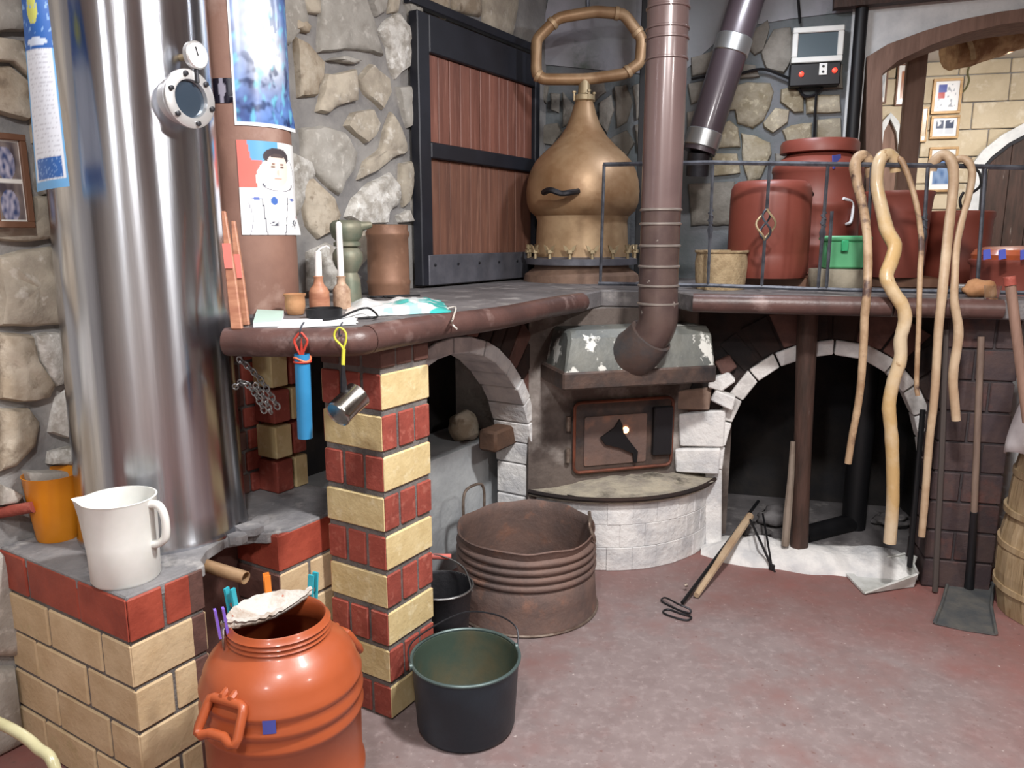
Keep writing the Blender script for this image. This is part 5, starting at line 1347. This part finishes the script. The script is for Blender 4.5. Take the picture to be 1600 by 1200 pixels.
for (a, b, k) in bars:
    A, B = rp_(*a), rp_(*b)
    if k == 0: MB().add(*tube([A, B], .008, 6)).build('baluster', m_iron, rl)
    elif k == 1:
        pts = [lerp(A, B, i/24) for i in range(25)]
        bb = MB().add(*tube(pts, [.008+.008*math.exp(-((i/24-.55)/.03)**2)+.006*math.exp(-((i/24-.45)/.02)**2) for i in range(25)], 6)).build('baluster', m_iron, rl)
        MB().add(*tube([lerp(A, B, .38+.012*i)+V3((math.cos(i*1.3)*.01, math.sin(i*1.3)*.01, 0)) for i in range(12)], .005, 5)).build('twist', m_iron, bb)
    else:
        bb = MB().add(*tube([A, lerp(A, B, .36)], .008, 6)).build('baluster', m_iron, rl)
        b2 = MB().add(*tube([lerp(A, B, .62), B], .008, 6)).build('baluster', m_iron, rl)
        for q in range(4):
            pts = []
            for i in range(13):
                t = i/12; c = lerp(A, B, lerp(.36, .62, t)); w_ = .042*math.sin(math.pi*t); an = q*math.pi/2+t*math.pi*.9
                pts.append(c+V3((math.cos(an)*w_, math.sin(an)*w_, 0)))
            MB().add(*tube(pts, .005, 6)).build('basket_wire', m_brass if q % 2 else m_iron, b2)
# ------------------------------------------------------------------ walking sticks hooked on the railing
def stick(pts, hw, mat, label, grp='walking sticks on the railing'):
    out = []
    for i, (x, y, o) in enumerate(pts):
        if o is not None: out.append(rp_(x, y, o)); continue
        A = rp_(x, y, .025); B = PF.P(*PF.hit(x, y, .075), .075)
        out.append(lerp(A, B, ss(290, 455, y)))
    c = cr(out, 4); hws = hw if isinstance(hw, list) else [hw]*2
    rs = [h*3.15/FPX*(1+.1*nf(i*.5, len(pts), 3)) for i, h in enumerate(interp(hws, len(c)))]
    return MB().add(*tube(c, rs, 10)).build('walking_stick', mat, label=label, cat='walking stick', group=grp, sharp=60)
stick([(1362, 276, -.025), (1358, 254, -.02), (1347, 243, 0), (1336, 256, .022), (1340, 288, None), (1348, 320, None), (1354, 360, None), (1356, 400, None), (1355, 450, None), (1351, 495, None), (1350, 525, None), (1348, 560, None), (1345, 600, None), (1340, 637, None), (1331, 685, None), (1325, 724, None)], [9, 9, 7, 6.5, 6, 5.5], m_wood, 'dark knotted walking stick with burnt bark patches hooked on the railing')
stick([(1400, 268, -.03), (1398, 252, -.02), (1387, 241, 0), (1374, 252, .025), (1370, 288, None), (1378, 328, None), (1386, 360, None), (1398, 384, None), (1393, 408, None), (1385, 432, None), (1395, 455, None), (1410, 478, None), (1414, 500, None), (1407, 530, None), (1407, 560, None), (1396, 595, None), (1389, 632, None), (1391, 660, None), (1394, 700, None), (1395, 780, None), (1390, 848, None)], [10, 10, 11, 10.5, 10, 10.5, 10], m_woodgold, 'thick wavy golden varnished walking stick reaching almost to the floor')
stick([(1398, 262, -.02), (1405, 248, 0), (1414, 262, .02), (1424, 290, None), (1434, 330, None), (1440, 380, None), (1438, 420, None), (1436, 480, None), (1435, 520, None), (1432, 595, None), (1434, 618, None)], [5, 4.2, 3.6], m_wooddk if False else m_wood, 'thin brown walking stick between the golden one and the straight pale one')
stick([(1455, 266, -.02), (1460, 252, -.01), (1472, 243, 0), (1484, 247, .02), (1490, 270, None), (1488, 310, None), (1482, 360, None), (1476, 420, None), (1471, 470, None), (1466, 520, None), (1460, 620, None), (1452, 690, None), (1446, 770, None), (1440, 838, None)], [8.5, 8.5, 7.5, 7, 6, 5.5], m_woodlt, 'straight pale walking stick with a bent crook handle')
stick([(1488, 266, -.02), (1495, 250, 0), (1510, 250, .02), (1519, 268, None), (1515, 300, None), (1503, 345, None), (1495, 385, None), (1492, 435, None), (1491, 470, None), (1497, 507, None), (1497, 532, None), (1491, 570, None), (1489, 597, None), (1492, 632, None), (1494, 657, None)], [6, 6, 5, 5.5, 7, 7, 6.5], m_woodlt, 'short pale walking stick with a wavy shaft hooked nearest the dark brick pillar')
MB().add(*tube(cr([rp_(1506, 300, .03), rp_(1500, 312, .03), rp_(1503, 326, .03), rp_(1512, 322, .03), rp_(1514, 306, .03), rp_(1532, 290, .03), rp_(1530, 270, .03), rp_(1520, 262, .02)], 5), .006, 6)).build('cable', m_black, label='dark cable loop tied to the top rail next to the sticks', cat='cable')

# ------------------------------------------------------------------ red barrels and other things behind the railing
def bd(x, y, D): p = aty(x, y, D); return V3((p.x, p.y, 0))
ZP = 1.352
def board(c, sx, sy, rz, z, h, mat, label): return MB().add(*cbox(V3((c.x, c.y, z)), sx, sy, h, rz)).build('board', mat, label=label, cat='board', bevel=.005)
board(bd(1225, 430, 4.13), .58, .6, -.26, ZC+.001, .05, m_frbrown, 'dark board under the red barrels on the counter')
t, b, D = turned('plastic_barrel', 1197, 428, [(57, 428), (60, 424), (61, 400), (60, 396), (61, 392), (61, 310), (60, 296), (56, 288), (50, 284), (0, 283)], m_barrelbk, 'smooth red plastic barrel in front of the tall necked one', 'barrel', zb=ZP, D=3.90)
MB().add(*tube([aty(1249, 300, 3.80), aty(1262, 296, 3.80), aty(1268, 304, 3.86)], .013, 8)).build('handle', m_black, t)
t, b, D = turned('plastic_barrel', 1266, 432, [(62, 432), (66, 425), (66, 390), (68, 386), (68, 380), (66, 376), (66, 330), (68, 326), (68, 318), (66, 314), (67, 272), (69, 268), (68, 262), (62, 254), (52, 246), (46, 241), (45, 240)], m_barrelbk, 'tall red plastic barrel with a wide screw lid by the stone wall', 'barrel', zb=ZP, D=4.28)
cxy = V3((b.x, b.y, 0))
def LZ(px, y, D): return zat(px, D, y)
MB().add(*lathe(cxy, [(.165, LZ(1266, 241, D)), (.2, LZ(1266, 240, D)), (.2, LZ(1266, 226, D)), (.19, LZ(1266, 221, D)), (0, LZ(1266, 219, D))], 40)).build('lid', m_barrelbk, t)
MB().add(*prism([aty(1300, 243, D-.235), aty(1312, 241, D-.2), aty(1313, 262, D-.2), aty(1301, 264, D-.24)], (0.003, -.006, 0))).build('tape_patch', m_tape, t)
MB().add(*tube(cr([aty(1318, 310, 4.05), aty(1332, 318, 4.08), aty(1330, 345, 4.06), aty(1322, 350, 4.05)], 4), .008, 6)).build('handle', m_paper, t)
board(bd(1397, 430, 4.02), .34, .36, -.26, ZC+.001, .05, m_frbrown, 'dark board under the red tub beside the green box')
turned('plastic_tub', 1390, 420, [(44, 420), (48, 412), (51, 330), (53, 308), (55, 304), (54, 300), (50, 302), (44, 410), (0, 412)], m_barrelbk, 'open red plastic tub behind the green box', 'tub', zb=ZP, D=3.95)
t, b, D = turned('plastic_tub', 1487, 440, [(42, 440), (46, 430), (48, 400), (47, 395), (48, 345), (50, 340), (50, 332), (47, 330), (45, 340), (40, 430), (0, 432)], M('brown_plastic', '7c3c2f', .5), 'brownish red tub with a side handle behind the walking sticks', 'tub', D=4.12)
MB().add(*tube(cr([aty(1525, 336, 4.02), aty(1534, 340, 4.0), aty(1532, 366, 4.0), aty(1524, 366, 4.02)], 4), .01, 6)).build('handle', m_barrelbk, t)
t, b, D = turned('lidded_barrel', 1588, 452, [(62, 452), (64, 446), (66, 416), (70, 412), (70, 406), (64, 404)], m_barrelbk, 'squat orange barrel with blue tape across its domed lid', 'barrel', D=3.5)
cxy = V3((b.x, b.y, 0)); zL = lambda y: zat(1588, D, y)
ldo = MB().add(*lathe(cxy, [(.19, zL(406)), (.195, zL(398)), (.18, zL(390)), (.14, zL(386)), (0, zL(384))], 40)).build('lid', m_barrel, t)
for x in (1542, 1566, 1600):
    MB().add(*prism([aty(x-6, 391, D-.17), aty(x+4, 389, D-.175), aty(x+5, 404, D-.205), aty(x-6, 406, D-.2)], (0, -.006, 0))).build('tape_strip', m_tape, ldo, smooth=False)
board(bd(1625, 445, 3.72), .75, .12, -.26, ZC+.001, .02, m_plwhite, 'white board lying along the counter behind the lidded barrel')
# straw pot, green box on cream pot
turned('straw_pot', 1125, 446, [(36, 446), (38, 440), (40, 410), (38, 396), (41, 394), (41, 391), (37, 391), (35, 410), (33, 440), (0, 441)], m_burlap, 'straw coloured woven pot on the counter behind the railing', 'pot', D=3.78)
t, b, D = turned('cream_pot', 1306, 452, [(36, 452), (40, 446), (43, 430), (42, 420), (0, 419)], m_ceram, 'cream clay pot carrying the green box', 'pot', D=3.70)
zg = zat(1306, D, 419)+.001
gb = thing('green_box', V3((b.x+.02, b.y, zg)), 'bright green plastic box standing on the cream pot', 'box')
c = V3((b.x+.025, b.y, zg)); MB().add(*cbox(c, .2, .15, .125, -.2)).build('body', m_greenbox, gb, bevel=.008)
MB().add(*cbox(c+ZJ*.1255, .21, .16, .025, -.2)).build('lid', m_greenbox, gb, bevel=.008)
MB().add(*cbox(c+V3((-.035, -.085, .08)), .03, .02, .05, -.2)).build('latch', m_green, gb, bevel=.003)
MB().add(*cbox(c+V3((.06, -.075, .0)), .012, .02, .15, -.2)).build('corner_strip', m_black, gb, smooth=False)
# small things below the barrels
MB().add(*lathe(onc(1215, 441)+V3((0, 0, .022)), [(0, -.015), (.028, -.015), (.034, -.008), (.034, .008), (.028, .015), (.012, .015), (.012, -.0149)], 20, axis=(.2, -1, .2))).build('tape_roll', m_woodlt, label='small cream tape roll lying by the foot of the red barrel', cat='tape roll')
# clay lump and glass on the dark pillar
cp_ = PF.P(PF.hit(1550, 470)[0], 0, -.16)
lump('clay_jug', V3((cp_.x, cp_.y, ZC)), .07, .05, .04, m_clay, 'orange brown clay lump lying on the end of the counter', 'clay', 9, .3)
gg = PF.P(PF.hit(1551, 485)[0], 0, -.03)
MB().add(*lathe(V3((gg.x, gg.y, ZC+.001)), [(0, 0), (.024, 0), (.026, .004), (.032, .055), (.03, .055), (.025, .008), (0, .006)], 24)).build('drinking_glass', m_glass, label='small clear drinking glass on top of the dark brick pillar', cat='glass')

# ------------------------------------------------------------------ tools on the floor at the right
sh = thing('coal_shovel', atz(1513, 910, 0), 'long handled iron shovel leaning on the dark brick pillar with its blade on the floor', 'shovel')
bl = [atz(1480, 916, .01), atz(1552, 914, .01), atz(1548, 950, .008), atz(1556, 993, .004), atz(1508, 986, .002), atz(1460, 975, .004), atz(1472, 945, .008)]
vs = [p for p in bl]+[p+ZJ*.006 for p in bl]; n = len(bl)
mm = MB(); mm.add(vs, [list(range(n)), list(range(2*n-1, n-1, -1))]+[[i, (i+1) % n, (i+1) % n+n, i+n] for i in range(n)]); mm.build('blade', m_blade, sh, smooth=False)
for i, j in ((1, 2), (2, 3), (5, 6), (6, 0), (0, 1)):
    MB().add(*tube([bl[i]+ZJ*.01, bl[j]+ZJ*.01], .007, 6)).build('blade_edge', m_blade, sh)
s0 = atz(1514, 918, .02); s1 = PP.P(*PP.hit(1522, 800, .11), .11); s2 = PP.P(*PP.hit(1533, 526, .03), .03)
MB().add(*tube([s0, lerp(s0, s1, .4), lerp(s0, s1, 1.0)], [.02, .017, .015], 10)).build('socket', m_dkmetal, sh)
MB().add(*tube([lerp(s0, s1, .95), lerp(s1, s2, .5), s2], .0135, 10)).build('handle', M('grey_handle', '7d6a5e', .7, col2='6a584e', sc=8, stretch=(4, 4, .5)), sh)
MB().add(*tube([PP.P(*PP.hit(1478, 515, .02), .02), PP.P(*PP.hit(1472, 700, .04), .04), PP.P(PP.hit(1468, 860, .06)[0], .01, .06)], .012, 8)).build('wooden_rod', M('dark_rod', '4b4340', .7), label='dark rod leaning on the brown brick pillar behind the sticks', cat='rod')
# black rod behind the dustpan
MB().add(*tube([RA.P(*RA.hit(1442, 640, .1), .1), RA.P(RA.hit(1421, 870, .16)[0], .075, .18)], .012, 8)).build('iron_rod', m_black, label='black iron rod leaning at the right side of the hearth arch', cat='rod')
# dustpan
A, B, C_, D_ = atz(1313, 890, .004), atz(1348, 927, .004), atz(1428, 917, .004), atz(1414, 893, .004)
dpan = thing('dustpan', A, 'white plastic dustpan lying on the floor by the dark brick pillar', 'dustpan')
MB().add(*prism([A, B, C_, D_], (0, 0, .004))).build('tray', m_dust, dpan, smooth=False)
hC, hD = .065, .085
def wallp(p, q, hp, hq, out):
    o = V3(out)*.012; m = MB(); m.add([p, q, q+ZJ*hq+o, p+ZJ*hp+o, p-o*.3, q-o*.3, q+ZJ*hq+o*1.5, p+ZJ*hp+o*1.5], [[0, 1, 2, 3], [7, 6, 5, 4], [0, 4, 5, 1], [1, 5, 6, 2], [2, 6, 7, 3], [3, 7, 4, 0]])
    m.build('side', m_dust, dpan, smooth=False); MB().add(*tube([p+ZJ*hp+o, q+ZJ*hq+o], .006, 6)).build('lip', m_dust, dpan)
wallp(B, C_, .006, hC, (.1, -1, 0)); wallp(C_, D_, hC, hD, (1, .2, 0)); wallp(D_, A, hD, .006, (-.1, 1, 0))
MB().add(*prism([A+ZJ*.004, B+ZJ*.004, lerp(B, C_, .12)+ZJ*.006, lerp(A, D_, .12)+ZJ*.006], (0, 0, .006))).build('front_lip', m_dust, dpan, smooth=False)
MB().add(*tube([lerp(C_, D_, .5)+ZJ*.06, lerp(C_, D_, .5)+V3((.02, .01, .11))], .013, 8)).build('handle_stub', m_dust, dpan)
# fire tools: poker with wire loop handle, raw stick, tongs
pk = thing('fire_poker', atz(1058, 950, 0), 'black iron poker with a wire loop handle lying over the white curb', 'poker')
h0 = atz(1066, 942, .02); h1 = atz(1185, 783, .20); k = (h1-h0)
MB().add(*tube([h0, lerp(h0, h1, .5), h1], .008, 8)).build('shaft', m_black, pk)
lpz = [atz(x, y, z) for x, y, z in ((1034, 939, .008), (1040, 934, .02), (1060, 944, .03), (1078, 952, .02), (1076, 958, .008), (1054, 950, .006))]
MB().add(*tube(cr(lpz, 5, True), .004, 6, closed=True)).build('handle_loop', m_dkmetal, pk)
lpz = [atz(x, y, .006) for x, y in ((1036, 956), (1044, 952), (1062, 958), (1080, 964), (1072, 969), (1046, 962))]
MB().add(*tube(cr(lpz, 5, True), .004, 6, closed=True)).build('handle_loop', m_dkmetal, pk)
p = atz(1070, 915, .03); MB().add(*tube([p, p+V3((.012, 0, .004))], .008, 8)).build('hook', m_rustlt, pk)
r0, r1 = atz(1088, 930, .02), atz(1172, 806, .17)
MB().add(*tube([r0, lerp(r0, r1, .5)+ZJ*.004, r1], [.013, .02, .019], 9)).build('raw_stick', m_woodlt, label='pale peeled stick lying beside the iron poker', cat='stick')
tg = thing('fire_tongs', atz(1207, 888, 0), 'thin iron tongs with a round joint leaning on the white curb', 'tongs')
j0 = atz(1206, 886, .015)
MB().add(*tube([j0, atz(1190, 850, .12), atz(1172, 812, .17)], .006, 6)).build('arm', m_dkmetal, tg); MB().add(*tube([j0, atz(1200, 850, .12), atz(1192, 803, .17)], .005, 6)).build('arm', m_dkmetal, tg)
MB().add(*lathe(j0-ZJ*.01, [(0, 0), (.014, 0), (.014, .02), (0, .02)], 12)).build('joint', m_dkmetal, tg)
MB().add(*tube([j0, j0+V3((.006, -.03, -.01))], .004, 6)).build('tip', m_dkmetal, tg)
for (x, y, rx, ry, rz, sd, lab) in ((1215, 822, .1, .06, .055, 4, 'grey burnt log inside the hearth behind the tongs'), (1180, 838, .07, .05, .03, 8, 'heap of grey ash beside the burnt log'), (1395, 822, .1, .07, .04, 12, 'grey ash heap on the hearth floor near the golden stick')):
    c = atz(x, y, .03); lump('burnt_log' if 'log' in lab.split()[:3] else 'ash_heap', V3((c.x, c.y, .031)), rx, ry, rz, m_cementdk, lab, 'log' if sd == 4 else 'ash', sd, .5)
# dark stove pipe inside the hearth
a = RA.hit(1335, 800, -.4)
MB().add(*tube([RA.P(a[0], .031, -.4), RA.P(a[0], 1.2, -.4)], .06, 18)).build('inner_pipe', m_black, label='black pipe standing deep inside the hearth hollow', cat='pipe')
MB().add(*tube([RA.P(a[0]-.02, .06, -.38), RA.P(a[0]-.28, .05, -.15)], .05, 14)).build('fallen_pipe', m_black, label='black pipe piece lying on the hearth floor', cat='pipe')

# ------------------------------------------------------------------ wooden churn with cloth, brush at the right edge
wc = V3((2.02, 2.92, 0)); wc = aty(1666, 900, 2.96); wc = V3((wc.x, wc.y, 0))
ck = thing('wooden_barrel', wc, 'tall two part stave barrel of pale wood under a white cloth', 'barrel')
ns = 18
def R1(z): return .2+.045*math.sin(math.pi*min(1, z/.5))
tiers = [(0, .44, lambda z: .215+.04*math.sin(math.pi*(z/.44)*.8+.3)), (.44, .72, lambda z: .235-.03*((z-.44)/.28)**2)]
for z0, z1, fn in tiers:
    for k in range(ns):
        a0 = 2*math.pi*k/ns+.006; a1 = 2*math.pi*(k+1)/ns-.006; vs = []; fs = []
        for i in range(6):
            z = lerp(z0+.002, z1-.002, i/5); r = fn(z)
            for (a, q) in ((a0, 0), (a1, 0), (a1, -.016), (a0, -.016)): vs.append(wc+V3((math.cos(a)*(r+q), math.sin(a)*(r+q), z)))
        for i in range(5):
            for j in range(4): fs.append([i*4+j, i*4+(j+1) % 4, i*4+4+(j+1) % 4, i*4+4+j])
        fs += [[0, 1, 2, 3], [23, 22, 21, 20]]
        MB().add(vs, fs).build('stave', m_staves, ck, smooth=False)
for z, r in ((.12, .254), (.3, .256), (.44, .247), (.6, .23)):
    MB().add(*lathe(wc, [(r-.012, z-.012), (r, z-.012), (r, z+.012), (r-.012, z+.012)], 40)).build('hoop', m_staves, ck)
MB().add(*lathe(wc, [(0, .70), (.2, .70)], 30)).build('top_board', m_staves, ck)
vs = []; fs = []; nu, nv = 22, 16
for j in range(nv+1):
    for i in range(nu+1):
        u, v = i/nu, j/nv; a = lerp(math.radians(150), math.radians(330), u); z = lerp(.66, 1.26, v)+.04*math.sin(u*9)*(1-v)
        r = lerp(.26, .17, ss(.0, 1, v))+.016*math.sin(u*24+v*3)*(1-v*.5)
        vs.append(wc+V3((.02*v+math.cos(a)*r, math.sin(a)*r, z)))
for j in range(nv):
    for i in range(nu): fs.append([j*(nu+1)+i, j*(nu+1)+i+1, (j+1)*(nu+1)+i+1, (j+1)*(nu+1)+i])
o = MB().add(vs, fs).build('cloth', m_tarp, label='white fabric draped over the wooden barrel beside the white wall', cat='cloth', sharp=80)
md = o.modifiers.new('s', 'SOLIDIFY'); md.thickness = .004
pa = thing('paddle_handle', aty(1600, 640, 2.62), 'brown wooden handle with a red stripe propped against the white cloth', 'handle')
A, B = aty(1577, 432, 2.66), aty(1606, 660, 2.6); MB().add(*tube([A, B], .017, 10)).build('shaft', m_timber, pa)
MB().add(*tube([A, lerp(A, B, .06)], .02, 10)).build('cap', m_red, pa); MB().add(*tube([lerp(A, B, .5)+V3((.02, 0, 0)), lerp(A, B, .95)+V3((.02, 0, 0))], .012, 8)).build('stripe', m_redcord, pa)
bc2 = atz(1592, 948, 0)
bs_ = thing('scrub_brush', V3((bc2.x, bc2.y, 0)), 'green scrubbing brush with white bristles on the floor by the wooden barrel', 'brush')
d = V3((.95, .3, 0)).normalized(); e = V3((-d.y, d.x, 0)); c = V3((bc2.x+.05, bc2.y, 0))
MB().add(*prism([c+d*math.cos(t)*.1+e*math.sin(t)*.035+ZJ*.002 for t in [i*math.pi/12 for i in range(24)]], (0, 0, .034))).build('bristles', m_brush, bs_, bevel=.006)
MB().add(*prism([c+d*math.cos(t)*.105+e*math.sin(t)*.032+ZJ*.037 for t in [i*math.pi/12 for i in range(24)]], (0, 0, .016))).build('back', m_green, bs_, bevel=.004)

# ------------------------------------------------------------------ far room pictures and bundle
def pic(seed, a, b):
    def f(u, v):
        if u < .16 or u > .84 or v < .14 or v > .86: return rgb('e8e6e2')
        return mixf(rgb(a), rgb(b), .5+.9*nf(u*5, v*5, seed))
    return f
def flagp(u, v):
    if u < .14 or u > .86 or v < .12 or v > .88: return rgb('e8e8ea')
    if v > .62 and u < .5: return rgb('3b4a9c')
    if .42 < v < .62 and u < .42: return rgb('b2362f')
    return rgb('e9e9ec') if nf(u*8, v*8) > -.25 else rgb('9ba0aa')
picture('picture_frame', WF, 1456, 1502, 123, 178, .03, .022, m_frgold, flagp, 'gilt framed portrait with a flag above two other pictures', nu=30, nv=36)
def twop(u, v):
    if u < .14 or u > .86 or v < .16 or v > .84 or abs(u-.48) < .03: return rgb('e6e8ee')
    return rgb('2b3856') if v > .45 and nf(u*6, v*5) > -.2 else rgb('c9cdd6')
picture('picture_frame', WF, 1453, 1498, 181, 217, .03, .02, m_frgold, twop, 'gilt framed double photo below the flag portrait', nu=30, nv=24)
picture('picture_frame', WF, 1449, 1494, 230, 300, .03, .02, m_frgold, pic(4, '3d5d8c', '8fa6c4'), 'framed blue picture lowest in the column on the far wall')
picture('picture_frame', WF, 1366, 1386, 108, 162, .03, .012, m_frbrown, pic(8, 'c9ccd0', '9ca2a8'), 'narrow brown framed print left of the timber post')
picture('picture_frame', WF, 1400, 1440, 100, 165, .03, .012, m_frbrown, pic(2, 'a9673c', '8a5030'), 'orange brown framed print right behind the timber post')
picture('picture_frame', WF, 1438, 1449, 168, 222, .03, .012, m_frgold, pic(7, 'c9b79a', 'a08a68'), 'slim gilt framed print beside the double photo')
def far(x, y, D): return aty(x, y, D)
lg = thing('hanging_log', far(1500, 98, 5.4), 'rough bark log slung by a rope under the arched opening', 'log')
pts = [far(1484, 76, 5.4), far(1508, 72, 5.4), far(1540, 62, 5.4), far(1575, 50, 5.4), far(1640, 30, 5.4)]
MB().add(*tube(cr(pts, 5), [.135*(1+.12*nf(i*.8, 1, 4)) for i in range(21)], 14)).build('log_body', m_wicker, lg, sharp=70)
MB().add(*tube(cr([far(1506, 34, 5.27), far(1510, 55, 5.26), far(1518, 75, 5.27), far(1521, 92, 5.3)], 4), .016, 8)).build('rope', m_burlap, lg)
MB().add(*tube(cr([far(1578, 34, 5.27), far(1584, 48, 5.26), far(1596, 46, 5.26), far(1604, 34, 5.27)], 4), .014, 8)).build('rope', m_burlap, lg)
MB().add(*tube(cr([WF.P(*WF.hit(x, y, .03), .03) for x, y in ((1519, 92), (1512, 112), (1514, 126), (1508, 140), (1500, 146))], 4), .008, 6)).build('dried_vine', M('vine', '5e5a3a', .9), label='dry vine twig hanging down the far wall beside the flag portrait', cat='twig')
a = WB.hit(1490, 90, -1.0); 
MB().add(*obox(WB.P(a[0]-.5, a[1]+.12, -1.2), WB.d*3, -WB.n*.15, (0, 0, .16))).build('ceiling_beam', m_timber, label='brown ceiling beam of the far room above the hanging log', cat='beam', bevel=.006)
